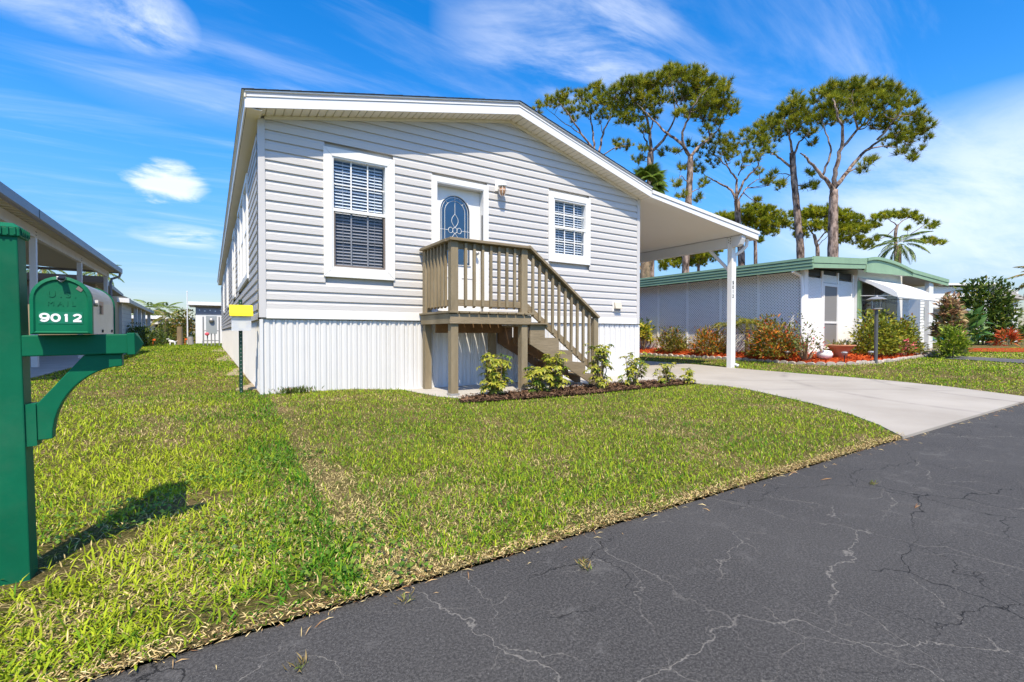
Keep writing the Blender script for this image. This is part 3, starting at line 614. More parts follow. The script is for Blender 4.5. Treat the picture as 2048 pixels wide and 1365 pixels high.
# ------------------------------------------------------------------ windows and door
def mitred(mb, x0, x1, z0, z1, w, y0, y1):
    for q in ([(x0, z0), (x1, z0), (x1 - w, z0 + w), (x0 + w, z0 + w)], [(x1, z0), (x1, z1), (x1 - w, z1 - w), (x1 - w, z0 + w)],
              [(x1, z1), (x0, z1), (x0 + w, z1 - w), (x1 - w, z1 - w)], [(x0, z1), (x0, z0), (x0 + w, z0 + w), (x0 + w, z1 - w)]):
        c = [sum(p[0] for p in q) / 4, sum(p[1] for p in q) / 4]
        mb.prism([(c[0] + (p[0] - c[0]) * 0.998, c[1] + (p[1] - c[1]) * 0.998) for p in q], 'y', y0, y1)
def window(x0, x1, z0, z1, gx0, gx1, gz0, gz1, meet, screen_lower, seed):
    r = random.Random(seed); w = thing_part('window', house)
    mb = MB(); mitred(mb, x0, x1, z0, z1, 0.112, -0.038, 0.0); f = mb.build('frame', WHITE, w, bevel=0.003)
    i = 0.112
    mb = MB(); a, b_, c, d = x0 + i, x1 - i, z0 + i, z1 - i          # jamb liner
    mb.box(a - 0.004, gx0 - 0.012, -0.026, 0.10, c, d); mb.box(gx1 + 0.012, b_ + 0.004, -0.026, 0.10, c, d); mb.box(gx0 - 0.012, gx1 + 0.012, -0.026, 0.10, c - 0.004, gz0 - 0.028); mb.box(gx0 - 0.012, gx1 + 0.012, -0.026, 0.10, gz1 + 0.012, d + 0.004)
    mb.build('jamb', WHITE, w)
    mb = MB(); mb.box(gx0 - 0.012, gx1 + 0.012, -0.022, 0.03, meet - 0.022, meet + 0.024); mb.build('meeting_rail', WHITE, w, bevel=0.004)
    # lower sash with its screen frame
    mb = MB(); m = SCREEN if screen_lower else WHITE; t = 0.022
    mb.box(gx0 - 0.012, gx0 + t - 0.012, -0.012, 0.02, gz0 - 0.028, meet - 0.0225); mb.box(gx1 + 0.012 - t, gx1 + 0.012, -0.012, 0.02, gz0 - 0.028, meet - 0.0225)
    mb.box(gx0 + t - 0.012, gx1 + 0.012 - t, -0.012, 0.02, gz0 - 0.028, gz0); mb.build('sash', m, w)
    for (za, zb_, gm, yy) in ((meet + 0.024, gz1 + 0.012, GLASS, 0.026), (gz0, meet - 0.022, GLASSN if screen_lower else GLASS, 0.012)):
        MB().add([(gx0 - 0.012, yy, za), (gx1 + 0.012, yy, za), (gx1 + 0.012, yy, zb_), (gx0 - 0.012, yy, zb_)], [(0, 1, 2, 3)]).build('pane', gm, w)
        ym = yy - 0.006 if not (screen_lower and gm is GLASSN) else yy + 0.01
        mm = WHITE
        for q in (1, 2):
            xx = gx0 + (gx1 - gx0) * q / 3; MB().box(xx - 0.009, xx + 0.009, ym - 0.006, ym + 0.004, za + 0.001, zb_ - 0.001).build('muntin', mm, w)
        zz = (za + zb_) / 2; MB().box(gx0 - 0.01, gx1 + 0.01, ym - 0.005, ym + 0.003, zz - 0.009, zz + 0.009).build('muntin', mm, w)
    # blind slats
    zz = gz0 + 0.02; s0 = None; tilt = math.radians(-42)
    while zz < gz1 - 0.01:
        if s0 is None:
            mb = MB(); L = (gx1 - gx0) - 0.02; dy, dz = 0.024 * math.cos(tilt), 0.024 * math.sin(tilt)
            mb.hexa([(0, -dy, dz), (L, -dy, dz), (L, dy, -dz), (0, dy, -dz)], [(0, -dy, dz + 0.003), (L, -dy, dz + 0.003), (L, dy, -dz + 0.003), (0, dy, -dz + 0.003)])
            s0 = mb.build('blind_slat', BLIND, w, here=(gx0 + 0.01, 0.072, zz))
        else: again(s0, (gx0 + 0.01 + r.uniform(-0.002, 0.002), 0.072, zz), rot=(r.uniform(-0.06, 0.06), r.uniform(-0.004, 0.004), 0))
        zz += 0.0445
    for q in (0.18, 0.82):
        xx = gx0 + (gx1 - gx0) * q; MB().box(xx - 0.002, xx + 0.002, 0.045, 0.049, gz0, gz1).build('blind_cord', BLIND, w)
    MB().box(gx0 - 0.03, gx1 + 0.03, 0.108, 0.60, gz0 - 0.05, gz1 + 0.05).build('dark_interior', DARK, w)
    return w
def thing_part(name, parent):                  # an empty part that carries sub-parts
    o = bpy.data.objects.new(name, None); COL.objects.link(o); o.parent = parent; ORG[o] = ORG[parent]; o.empty_display_size = 0.1; return o
W1 = window(0.778, 1.763, 1.624, 3.376, 0.922, 1.612, 1.797, 3.235, 2.545, True, 1)
tag(W1, 'tall window with blinds and a dark screen over its lower sash')
W2 = window(4.564, 5.545, 2.140, 3.390, 4.714, 5.416, 2.302, 3.240, 2.775, False, 2)
tag(W2, 'shorter window with white muntins right of the door')
# left side windows
for a, b_ in SWIN:
    w = thing_part('window', house); mb = MB(); t = 0.09
    bays = 3 if b_ - a > 2 else 1; step = (b_ - a) / bays
    mb.box(-0.030, 0.02, a, b_, SZ0, SZ0 + t); mb.box(-0.030, 0.02, a, b_, SZ1 - t, SZ1)
    for i in range(bays + 1):
        yy = a + step * i; mb.box(-0.032, 0.02, max(a, yy - t / (1 if i in (0, bays) else 2)), min(b_, yy + t / (1 if i in (0, bays) else 2)), SZ0 + t, SZ1 - t)
    mb.build('frame', WHITE, w)
    MB().box(-0.012, 0.012, a + t, b_ - t, (SZ0 + SZ1) / 2 - 0.02, (SZ0 + SZ1) / 2 + 0.02).build('meeting_rail', WHITE, w)
    MB().add([(-0.004, a + t, SZ0 + t), (-0.004, b_ - t, SZ0 + t), (-0.004, b_ - t, SZ1 - t), (-0.004, a + t, SZ1 - t)], [(0, 3, 2, 1)]).build('pane', GLASS, w)
    MB().box(0.02, 0.03, a + t, b_ - t, SZ0 + t, SZ1 - t).build('blind', BLIND, w)
# front door
DW = thing_part('door', house); YD = 0.10
mb = MB(); ox0, ox1, oz1, t = 2.335, 3.335, 3.268, 0.092
mb.box(ox0, ox0 + t, -0.036, 0.0, 1.166, oz1); mb.box(ox1 - t, ox1, -0.036, 0.0, 1.166, oz1); mb.box(ox0 + t, ox1 - t, -0.036, 0.0, oz1 - t + 0.004, oz1); mb.build('frame', WHITE, DW, bevel=0.004)
mb = MB(); mb.box(ox0 + t - 0.012, ox0 + t + 0.004, -0.030, YD + 0.03, 1.17, 3.18); mb.box(ox1 - t - 0.004, ox1 - t + 0.012, -0.030, YD + 0.03, 1.17, 3.18); mb.box(ox0 + t + 0.004, ox1 - t - 0.004, -0.030, YD + 0.03, 3.168, 3.19); mb.build('jamb', VINYLW, DW)
MB().box(ox1 - t - 0.012, ox1 - t - 0.005, 0.0, 0.022, 1.2, 2.78).build('dark_gap_strip', DARK, DW)  # near-black strip added to stand for the dark storm-door frame gap
MB().box(ox0 + t + 0.004, ox1 - t - 0.004, -0.04, YD + 0.03, 1.166, 1.205).build('threshold', GALV, DW)
dx0, dx1 = ox0 + t + 0.005, ox1 - t - 0.005; gcx, gr, gzb, gzc = 2.792, 0.268, 1.95, 2.79
arch = [(gcx - gr, gzb), (gcx + gr, gzb)] + [(gcx + gr * math.cos(a), gzc + gr * math.sin(a)) for a in np.linspace(0, math.pi, 22)]
# slab with the arched light cut out: quads from the arch outline to the slab outline
mb = MB(); zl, zh = 1.206, 3.166
ring = [(gcx + gr * math.cos(a), gzc + gr * math.sin(a)) for a in np.linspace(math.pi, 0, 22)]
for i in range(21):
    p, q = ring[i], ring[i + 1]; mb.prism([p, q, (q[0], zh), (p[0], zh)], 'y', YD, YD + 0.045)
mb.box(dx0, gcx - gr, YD, YD + 0.045, zl, zh); mb.box(gcx + gr, dx1, YD, YD + 0.045, zl, zh); mb.box(gcx - gr, gcx + gr, YD, YD + 0.045, zl, gzb); mb.build('door_leaf', WHITE, DW)
mb = MB(); full = ring + [(gcx + gr, gzb), (gcx - gr, gzb), ring[0]]
mb.tube([(p[0], YD - 0.004, p[1]) for p in full], 0.012, 6); mb.build('glass_frame', WHITE, DW)
MB().prism(arch, 'y', YD + 0.012, YD + 0.016).build('pane', GLASSD, DW)
MB().box(dx0 - 0.02, dx1 + 0.02, YD + 0.05, YD + 0.5, 1.2, 3.17).build('dark_interior', DARK, DW)
def came(pts, r=0.0035): MB().tube([(p[0], YD + 0.006, p[1]) for p in pts], r, 5).build('lead_line', GALVL, DW)
GALVL = mat('bright_lead_line', (0.80, 0.82, 0.84), 0.3, 0.6)
for s_ in (0.86, 0.66): came([(gcx - gr * s_, gzb + 0.05)] + [(gcx + gr * s_ * math.cos(a), gzc + gr * s_ * math.sin(a)) for a in np.linspace(math.pi, 0, 18)] + [(gcx + gr * s_, gzb + 0.05)])
came([(gcx, gzc + gr), (gcx, gzc - 0.03)]); came([(gcx, gzb), (gcx, gzc - 0.55)]); fc = gzc - 0.29
came([(gcx - gr, fc), (gcx - 0.11, fc)]); came([(gcx + 0.11, fc), (gcx + gr, fc)])
for s_ in (1, -1):
    came([(gcx + 0.058 * math.sin(a * math.pi) , fc + s_ * (0.045 + 0.215 * a)) for a in np.linspace(0, 1, 12)]); came([(gcx - 0.058 * math.sin(a * math.pi), fc + s_ * (0.045 + 0.215 * a)) for a in np.linspace(0, 1, 12)])
for ax, az in ((0.075, 0), (-0.075, 0), (0, 0.0)):
    came([(gcx + ax + 0.04 * math.cos(a), fc + az + 0.045 * math.sin(a)) for a in np.linspace(0, 2 * math.pi, 14)])
for s_ in (1, -1): came([(gcx + s_ * gr * 0.7, gzc + gr * 0.66), (gcx + s_ * gr * 0.45, gzc + gr * 0.46)])
for px in (dx0 + 0.13, dx0 + 0.46):
    mb = MB(); a, b_, c, d = px, px + 0.24, 1.36, 1.76
    for q in ((a, b_, c, c + 0.018), (a, b_, d - 0.018, d), (a, a + 0.018, c + 0.018, d - 0.018), (b_ - 0.018, b_, c + 0.018, d - 0.018)): mb.box(q[0], q[1], YD - 0.008, YD, q[2], q[3])
    mb.build('door_moulding', WHITE, DW)
mb = MB(); mb.lathe([(0.028, 0), (0.028, 0.01), (0.012, 0.012), (0.012, 0.04), (0.028, 0.05), (0.03, 0.07), (0.018, 0.085)], n=12)
mb.v = [(x + dx1 - 0.075, YD - z, y + 2.16) for x, y, z in mb.v]; mb.build('door_knob', GALV, DW, smooth=True)
# wall lamp, vent hood
lx, lz = 3.545, 3.205
wl_ = thing('wall_lamp', 'white jelly-jar lamp with caged copper glass beside the front door', 'lamp', (lx, -0.02, lz))
MB().box(lx - 0.085, lx + 0.085, -0.034, -0.016, lz + 0.0, lz + 0.17).build('mount_plate', WHITE, wl_, bevel=0.004)
MB().lathe([(0.045, 0.06), (0.06, 0.05), (0.075, 0.02), (0.075, 0.0), (0.05, -0.005)], (lx, -0.12, lz + 0.06), 16).build('cap', WHITE, wl_, smooth=True)
MB().box(lx - 0.03, lx + 0.03, -0.12, -0.034, lz + 0.085, lz + 0.125).build('arm', WHITE, wl_, bevel=0.006)
MB().lathe([(0.05, 0.0), (0.056, -0.03), (0.054, -0.09), (0.04, -0.125), (0.012, -0.145)], (lx, -0.12, lz + 0.055), 16).build('glass_jar', COPPER, wl_, smooth=True)
mb = MB()
for k in range(6):
    a = k * math.pi / 3; mb.tube([(lx + r * math.cos(a), -0.12 + r * math.sin(a), lz + 0.055 + z) for r, z in ((0.062, 0.0), (0.066, -0.05), (0.058, -0.11), (0.02, -0.155))], 0.004, 5)
mb.tube([(lx + 0.067 * math.cos(a), -0.12 + 0.067 * math.sin(a), lz - 0.005) for a in np.linspace(0, 2 * math.pi, 18)], 0.004, 5); mb.build('cage', WHITE, wl_)
vx, vz = 6.245, 1.385
vh = thing('vent_hood', 'small white vent hood low on the grey siding', 'vent', (vx, -0.016, vz))
MB().box(vx - 0.11, vx + 0.11, -0.028, -0.012, vz - 0.10, vz + 0.115).build('flange', WHITE, vh, bevel=0.003)
MB().hexa([(vx - 0.085, -0.10, vz - 0.045), (vx + 0.085, -0.10, vz - 0.045), (vx + 0.085, -0.028, vz - 0.045), (vx - 0.085, -0.028, vz - 0.045)],
          [(vx - 0.085, -0.06, vz + 0.085), (vx + 0.085, -0.06, vz + 0.085), (vx + 0.085, -0.028, vz + 0.085), (vx - 0.085, -0.028, vz + 0.085)]).build('hood', CREAM, vh, bevel=0.005)
MB().box(vx - 0.08, vx + 0.08, -0.045, -0.028, vz - 0.088, vz - 0.047).build('grille', GUTTER, vh)

# ------------------------------------------------------------------ front stairs
stoop = thing('front_stairs', 'brown stained wooden stoop with railing and steps leading to the front door', 'stairs', (2.8, -0.55, 0.02))
SX0, SX1, SY0, SY1, DT = 2.15, 3.425, -1.085, -0.045, 1.155
PW = 0.105
posts = [(2.175, -1.065), (3.30, -1.065), (2.175, -0.16), (3.30, -0.16)]
for i, (px, py) in enumerate(posts):
    top = 2.085 if i in (0, 1) else (2.085 if i == 2 else 1.0)
    MB().box(px, px + PW, py, py + PW, 0.02, top).build('post', WOOD, stoop, bevel=0.005)
rz0, rz1 = 0.985, DT - 0.03
def beam(name, x0, x1, y0, y1, z0, z1, m=None): return MB().box(x0, x1, y0, y1, z0, z1).build(name, m or WOODX, stoop, bevel=0.004)
beam('rim_joist', SX0, SX1 + 0.03, SY0 - 0.005, SY0 + 0.018, rz0, rz1 - 0.012); beam('rim_joist', SX0, SX0 + 0.023, SY0 + 0.02, SY1, rz0, rz1 - 0.004, WOOD); beam('rim_joist', SX1 + 0.005, SX1 + 0.03, SY0 + 0.02, SY1, rz0, rz1 - 0.004, WOOD)
beam('joist', SX0 + 0.6, SX0 + 0.64, SY0 + 0.02, SY1, rz0 + 0.02, rz1 - 0.006, WOODRAW); beam('header_beam', SX0 + 0.14, SX1, -0.30, -0.26, 0.86, 1.02, WOODRAW)
nb = 9; bw = (SX1 + 0.05 - (SX0 - 0.02)) / nb; b0 = None
for i in range(nb):
    x0 = SX0 - 0.02 + i * bw
    if b0 is None: b0 = MB().box(0, bw - 0.017, 0, SY1 - SY0 + 0.045, 0, 0.028).build('deck_board', WOOD, stoop, here=(x0, SY0 - 0.035, DT - 0.028), bevel=0.003)
    else: again(b0, (x0, SY0 - 0.035, DT - 0.028), rot=(0, 0, random.uniform(-.003, .003)))
# railings
RT_ = 2.125
beam('top_rail', SX0 - 0.01, SX1 + 0.01, SY0 - 0.03, SY0 + 0.115, RT_ - 0.038, RT_); beam('top_rail', SX0 - 0.02, SX0 + 0.125, SY0 + 0.117, SY1, RT_ - 0.038, RT_, WOOD)
beam('sub_rail', 2.28, 3.30, SY0 + 0.055, SY0 + 0.09, RT_ - 0.13, RT_ - 0.04); beam('sub_rail', 2.21, 2.245, SY0 + 0.13, -0.16, RT_ - 0.13, RT_ - 0.04, WOOD)
beam('bottom_rail', 2.28, 3.30, SY0 + 0.055, SY0 + 0.09, DT + 0.07, DT + 0.16); beam('bottom_rail', 2.21, 2.245, SY0 + 0.13, -0.16, DT + 0.07, DT + 0.16, WOOD)
bl0 = None
def baluster(x, y, z0, h):
    global bl0
    if bl0 is None:
        bl0 = MB().hexa([(-0.018, -0.018, 0.03), (0.018, -0.018, 0.03), (0.018, 0.018, 0), (-0.018, 0.018, 0)], [(-0.018, -0.018, 0.93), (0.018, -0.018, 0.93), (0.018, 0.018, 0.93), (-0.018, 0.018, 0.93)]).build('baluster', WOOD, stoop, here=(x, y, z0))
        o = bl0
    else: o = again(bl0, (x, y, z0))
    o.scale.z = h / 0.93; return o
for i in range(7): baluster(2.395 + i * 0.1315, SY0 + 0.036, DT + 0.045, RT_ - 0.05 - DT - 0.045)
for i in range(6): baluster(2.190, SY0 + 0.235 + i * 0.118, DT + 0.045, RT_ - 0.05 - DT - 0.045)
# stairs going down along the wall
RISE, RUN = 0.1975, 0.2685; TX0, TZ0 = 3.457, 0.985
def stringer(y, m):
    pts = []; x, z = TX0, TZ0
    for i in range(5):
        pts += [(x, z), (x + RUN, z)]; z -= RISE; x += RUN
    pts += [(x, z + 0.02), (x, 0.02), (x - 0.09, 0.02), (TX0, 0.985 - 0.29)]
    pts = [(p[0], max(p[1], 0.02)) for p in pts]
    MB().prism(pts, 'y', y, y + 0.038).build('stringer', m, stoop)
for y, m in ((SY0 + 0.03, WOODX), (SY0 + 0.46, WOODRAW), (SY1 - 0.10, WOODRAW)): stringer(y, m)
for i in range(5):
    x, z = TX0 + i * RUN, TZ0 - i * RISE
    for a, b_ in ((-0.015, 0.122), (0.132, 0.262)):
        MB().box(x + a, x + b_, SY0 + 0.07, SY1 + 0.01, z - 0.032, z - 0.002).build('tread', WOOD, stoop, bevel=0.003)
beam('tread_nosing', TX0 - 0.02, TX0 + 0.30, SY0 - 0.02, SY0 + 0.06, TZ0 + 0.001, TZ0 + 0.022)
sl = -RISE / RUN
ex0, ez0, ex1 = 3.40, 2.145, 4.78
def railpt(x, d): return (x, SY0 + 0.04, ez0 + (x - ex0) * sl * 1.0 + d)
k1 = math.sqrt(1 + sl * sl)
MB().bar(railpt(ex0, -0.02), railpt(ex1, -0.02), 0.145, 0.038).build('top_rail', WOODX, stoop, bevel=0.004)
MB().bar((railpt(ex0, -0.09)[0], SY0 + 0.075, railpt(ex0, -0.09)[2]), (railpt(ex1 - 0.1, -0.09)[0], SY0 + 0.075, railpt(ex1 - 0.1, -0.09)[2]), 0.035, 0.085).build('sub_rail', WOODX, stoop)
MB().bar((ex0, SY0 + 0.075, ez0 - 0.885), (ex1 - 0.1, SY0 + 0.075, ez0 - 0.885 + (ex1 - 0.1 - ex0) * sl), 0.035, 0.09).build('bottom_rail', WOODX, stoop)
for i in range(10):
    x = 3.505 + i * 0.1225; zt_ = ez0 + (x - ex0) * sl - 0.065; baluster(x, SY0 + 0.036, zt_ - 0.90, 0.90)
MB().box(4.70, 4.70 + 0.09, SY0 + 0.01, SY0 + 0.10, 0.02, ez0 + (4.745 - ex0) * sl - 0.05).build('post', WOOD, stoop, bevel=0.004)
for px, py in posts[:2]:
    pb = MB().box(px - 0.012, px + PW + 0.012, py - 0.012, py + PW + 0.012, 0.02, 0.05).build('post_base', GALV, stoop)
# ------------------------------------------------------------------ carport
carport = thing('carport', 'white flat-roofed carport on a slim post beside the grey house', 'carport', (10.2, 0.05, 0.0))
CY1 = 9.0
def czt(x): return 3.712 + (x - 6.941) * (3.322 - 3.712) / 3.785
def czb(x): return 3.566 + (x - 6.915) * (3.124 - 3.566) / 3.774
mb = MB(); a, b_ = 6.93, 10.70
mb.hexa([(a, -0.303, czb(a)), (b_, -0.303, czb(b_)), (b_, -0.285, czb(b_)), (a, -0.285, czb(a))], [(a, -0.303, czt(a) - 0.075), (b_, -0.303, czt(b_) - 0.075), (b_, -0.285, czt(b_) - 0.075), (a, -0.285, czt(a) - 0.075)]); mb.build('fascia', FASC, carport)
mb = MB(); b2 = 10.735
mb.hexa([(a, -0.318, czt(a) - 0.066), (b2, -0.318, czt(b2) - 0.066), (b2, -0.285, czt(b2) - 0.066), (a, -0.285, czt(a) - 0.066)], [(a, -0.318, czt(a)), (b2, -0.318, czt(b2)), (b2, -0.285, czt(b2)), (a, -0.285, czt(a))]); mb.build('roof_edge', FASC, carport)
CEIL = mat('white_carport_ceiling', (0.80, 0.76, 0.70), 0.6, 0.2, var=0.04, vscale=1)
mb = MB(); mb.hexa([(6.90, -0.284, czb(6.9) + 0.004), (b_, -0.284, czb(b_) + 0.004), (b_, CY1, czb(b_) + 0.004), (6.90, CY1, czb(6.9) + 0.004)], [(6.90, -0.284, czt(6.9) - 0.01), (b_, -0.284, czt(b_) - 0.01), (b_, CY1, czt(b_) - 0.01), (6.90, CY1, czt(6.9) - 0.01)]); mb.build('roof', CEIL, carport)
PX0, PX1 = 10.10, 10.25
MB().box(PX0, PX1, 0.0, 0.12, -0.02, 3.18).build('post', WHITE, carport, bevel=0.004)
MB().prism([(-0.26, 3.185), (-0.26, 3.10), (-0.22, 2.98), (-0.15, 2.94), (-0.002, 2.94), (-0.002, 3.185)], 'x', PX0 - 0.02, PX1 - 0.02).build('beam_end', VINYLW, carport)
MB().box(PX0 - 0.02, PX1 - 0.001, 0.122, CY1 - 0.1, 2.94, 3.185).build('beam', VINYLW, carport)
MB().bar((10.17, 0.09, 2.36), (10.17, 0.66, 2.96), 0.07, 0.06).build('brace', WHITE, carport)
for yy in (4.2, 8.4): MB().box(PX0, PX1, yy, yy + 0.12, -0.02, 2.94).build('post', WHITE, carport)
MB().tube([(10.44, -0.18, 3.13), (10.44, -0.16, 2.98), (10.40, -0.06, 2.86), (10.30, 0.05, 2.76), (10.295, 0.06, 2.4), (10.295, 0.06, 0.12), (10.33, -0.05, 0.06)], 0.04, 8).build('downspout', WHITE, carport)
mb = MB()
for yy, zz in ((0.03, 3.14), (0.03, 3.08), (0.03, 3.02), (0.075, 3.11), (0.075, 3.05)): mb.tube([(PX0 - 0.026, yy, zz), (PX0 - 0.018, yy, zz)], 0.010, 8)
mb.build('bolt_heads', BLACK, carport)
def text(name, s_, size, parent, mtx, m, bold=0.0, extrude=0.001, spacing=1.0):
    cu = bpy.data.curves.new(name, 'FONT'); cu.body = s_; cu.size = size; cu.extrude = extrude; cu.offset = bold; cu.align_x = 'CENTER'; cu.align_y = 'CENTER'; cu.space_character = spacing
    t = bpy.data.objects.new(name, cu); dg = bpy.context.evaluated_depsgraph_get()
    COL.objects.link(t); bpy.context.view_layer.update(); me = bpy.data.meshes.new_from_object(t.evaluated_get(bpy.context.evaluated_depsgraph_get()))
    bpy.data.objects.remove(t); o = bpy.data.objects.new(name, me); COL.objects.link(o); me.materials.clear(); me.materials.append(m)
    me.transform(mtx); o0 = ORG.get(parent, Vector()); me.transform(Matrix.Translation(-o0)); o.parent = parent; ORG[o] = o0; return o
RX90 = Matrix.Rotation(math.radians(90), 4, 'X')
DIG = {'9': [[(0.36 * math.cos(a), 0.20 + 0.28 * math.sin(a)) for a in np.linspace(0.0, 2 * math.pi, 25)], [(0.36, 0.22), (0.36, 0.05), (0.30, -0.22), (0.16, -0.37), (-0.02, -0.42), (-0.20, -0.40), (-0.33, -0.27)]],
       '0': [[(0.36 * math.cos(a), 0.42 * math.sin(a)) for a in np.linspace(0.0, 2 * math.pi, 31)]], '1': [[(-0.16, 0.30), (0.02, 0.36), (0.02, -0.5)], [(0.02, 0.5), (0.02, 0.2)]],
       '2': [[(-0.32, 0.20), (-0.24, 0.35), (-0.06, 0.42), (0.14, 0.41), (0.29, 0.30), (0.31, 0.15), (0.20, -0.02), (-0.02, -0.18), (-0.22, -0.32), (-0.32, -0.42)], [(-0.40, -0.41), (0.40, -0.41)]]}
def digit(ch, h, parent, x, y, z, m, wx=1.0, st=0.19, th=0.0012):
    mb = MB()
    for li, ln_ in enumerate(DIG[ch]):
        n = len(ln_); closed = ch in '90' and li == 0; L, R = [], []
        for i, p in enumerate(ln_):
            a = ln_[(i - 1) % (n - 1)] if closed else ln_[max(0, i - 1)]; b = ln_[(i + 1) % (n - 1)] if closed else ln_[min(n - 1, i + 1)]
            d = Vector((b[0] - a[0], b[1] - a[1])).normalized(); nx_, ny_ = -d.y * st / 2, d.x * st / 2
            L.append((p[0] + nx_, p[1] + ny_)); R.append((p[0] - nx_, p[1] - ny_))
        yy = y - 0.00025 * li
        for i in range(n - 1):
            q = [L[i], L[i + 1], R[i + 1], R[i]]; w = [(x + u * h * wx, v * h + z) for u, v in q]
            mb.add([(u, yy, v) for u, v in w] + [(u, yy + th + 0.003, v) for u, v in w], [(0, 1, 2, 3), (0, 4, 5, 1), (3, 2, 6, 7)])
    return mb.build('digit', m, parent)
for i, ch in enumerate('9012'):
    digit(ch, 0.085, carport, PX0 + 0.055, -0.0045, 2.08 - i * 0.108, BLACK, 0.75)

# ------------------------------------------------------------------ mailbox on its post
mp = thing('mailbox_post', 'dark green square plastic mailbox post with bracket and side arm', 'post', (-1.085, -4.50, 0.0))
MX0, MX1, MY0, MY1 = -1.128, -1.048, -4.548, -4.462
MB().box(MX0, MX1, MY0, MY1, -0.02, 1.205).build('post', GREEN, mp, bevel=0.004)
mb = MB(); mb.box(MX0 - 0.008, MX1 + 0.008, MY0 - 0.008, MY1 + 0.008, 1.185, 1.215); cxm, cym = (MX0 + MX1) / 2, (MY0 + MY1) / 2
mb.add([(MX0 - 0.008, MY0 - 0.008, 1.215), (MX1 + 0.008, MY0 - 0.008, 1.215), (MX1 + 0.008, MY1 + 0.008, 1.215), (MX0 - 0.008, MY1 + 0.008, 1.215), (MX0 + 0.012, MY0 + 0.012, 1.232), (MX1 - 0.012, MY0 + 0.012, 1.232), (MX1 - 0.012, MY1 - 0.012, 1.232), (MX0 + 0.012, MY1 - 0.012, 1.232)],
       [(0, 1, 5, 4), (1, 2, 6, 5), (2, 3, 7, 6), (3, 0, 4, 7), (4, 5, 6, 7)]); cap = mb.build('cap', GREEN, mp, bevel=0.003)
for i in range(5):
    xx = MX0 + 0.006 + i * 0.017; MB().box(xx, xx + 0.005, MY0 - 0.0125, MY0 - 0.0075, 1.190, 1.214).build('rib', GREEN, cap)
    yy = MY0 + 0.006 + i * 0.018; MB().box(MX1 + 0.0075, MX1 + 0.0125, yy, yy + 0.005, 1.190, 1.214).build('rib', GREEN, cap)
AY0, AY1 = -4.548, -4.474
MB().box(MX1 - 0.001, -0.765, AY0, AY1, 0.779, 0.852).build('arm', GREEN, mp, bevel=0.004)
mb = MB(); a, b_, c0, c1, d0, d1 = -0.768, -0.745, AY0 - 0.004, AY1 + 0.004, 0.775, 0.856
mb.box(a, b_, c0, c1, d0, d1); mb.add([(b_, c0, d0), (b_, c1, d0), (b_, c1, d1), (b_, c0, d1), (-0.722, (c0 + c1) / 2, (d0 + d1) / 2)], [(0, 1, 4), (1, 2, 4), (2, 3, 4), (3, 0, 4)]); mb.build('arm_cap', GREEN, mp, bevel=0.002)
inner = [(-1.022, 0.610), (-0.892, 0.778), (-0.786, 0.778), (-0.786, 0.733)]
curve = [(-0.786 - 0.197 * math.sin(t), 0.733 - 0.245 * (1 - math.cos(t))) for t in np.linspace(0.12, math.pi / 2, 12)]
MB().prism((inner + curve + [(-1.022, 0.487)])[::-1], 'y', -4.535, -4.488).build('bracket', GREEN, mp, bevel=0.003)
MB().box(MX1 + 0.0005, -1.021, -4.540, -4.483, 0.47, 0.615).build('bracket_plate', GREEN, mp)
for o in [mp]: o.rotation_euler = (0, math.radians(-0.9), 0)
BX0, BX1, BY0, BY1, BZ = -1.022, -0.872, -4.605, -4.135, 0.856
mbx = thing('mailbox', 'green fronted domed mailbox with silver sides numbered 9012 on a post arm', 'mailbox', (-0.947, -4.4, BZ))
bc, br_ = (BX0 + BX1) / 2, (BX1 - BX0) / 2
def dome(g=0.0, n=16): return [(BX0 - g, BZ), (BX1 + g, BZ)] + [(bc + (br_ + g) * math.cos(t), BZ + 0.118 + (br_ + g) * math.sin(t)) for t in np.linspace(0, math.pi, n)]
MB().prism(dome(), 'y', BY0 + 0.008, BY1 - 0.01).build('body', GALV, mbx)
MB().prism(dome(0.004), 'y', BY1 - 0.012, BY1).build('back_rim', GREENB, mbx)
mb = MB(); n0 = dome(0.004); n1 = dome(-0.006)
mb.prism(dome(0.004), 'y', BY0 - 0.004, BY0 + 0.016)
for i in range(len(n0)):
    j = (i + 1) % len(n0); mb.add([(n0[i][0], BY0 - 0.0045, n0[i][1]), (n0[j][0], BY0 - 0.0045, n0[j][1]), (n1[j][0], BY0 - 0.009, n1[j][1] + (0.006 if j < 2 else 0)), (n1[i][0], BY0 - 0.009, n1[i][1] + (0.006 if i < 2 else 0))], [(0, 1, 2, 3)])
n2 = dome(-0.010)
for i in range(len(n1)):
    j = (i + 1) % len(n1); z = lambda q, k_: q[1] + (0.006 if k_ < 2 else 0); z2 = lambda q, k_: q[1] + (0.010 if k_ < 2 else 0)
    mb.add([(n1[i][0], BY0 - 0.009, z(n1[i], i)), (n1[j][0], BY0 - 0.009, z(n1[j], j)), (n2[j][0], BY0 - 0.0045, z2(n2[j], j)), (n2[i][0], BY0 - 0.0045, z2(n2[i], i))], [(0, 1, 2, 3)])
mb.build('door', GREENB, mbx, smooth=False)
MT = lambda x, z, y=BY0 - 0.0048: Matrix.Translation((x, y, z)) @ RX90
text('embossed_lettering', 'U . S .', 0.030, mbx, MT(bc + 0.002, BZ + 0.135), GREENB, 0.0, 0.0008, 1.0)
text('embossed_lettering', 'M A I L', 0.024, mbx, MT(bc, BZ + 0.104), GREENB, 0.0, 0.0007, 1.0)
mb = MB().box(bc - 0.057, bc + 0.054, BY0 - 0.0054, BY0 - 0.0042, BZ + 0.036, BZ + 0.076); mb.build('number_strip', mat('number_strip', (0.010, 0.18, 0.10), 0.6, 0.2), mbx)
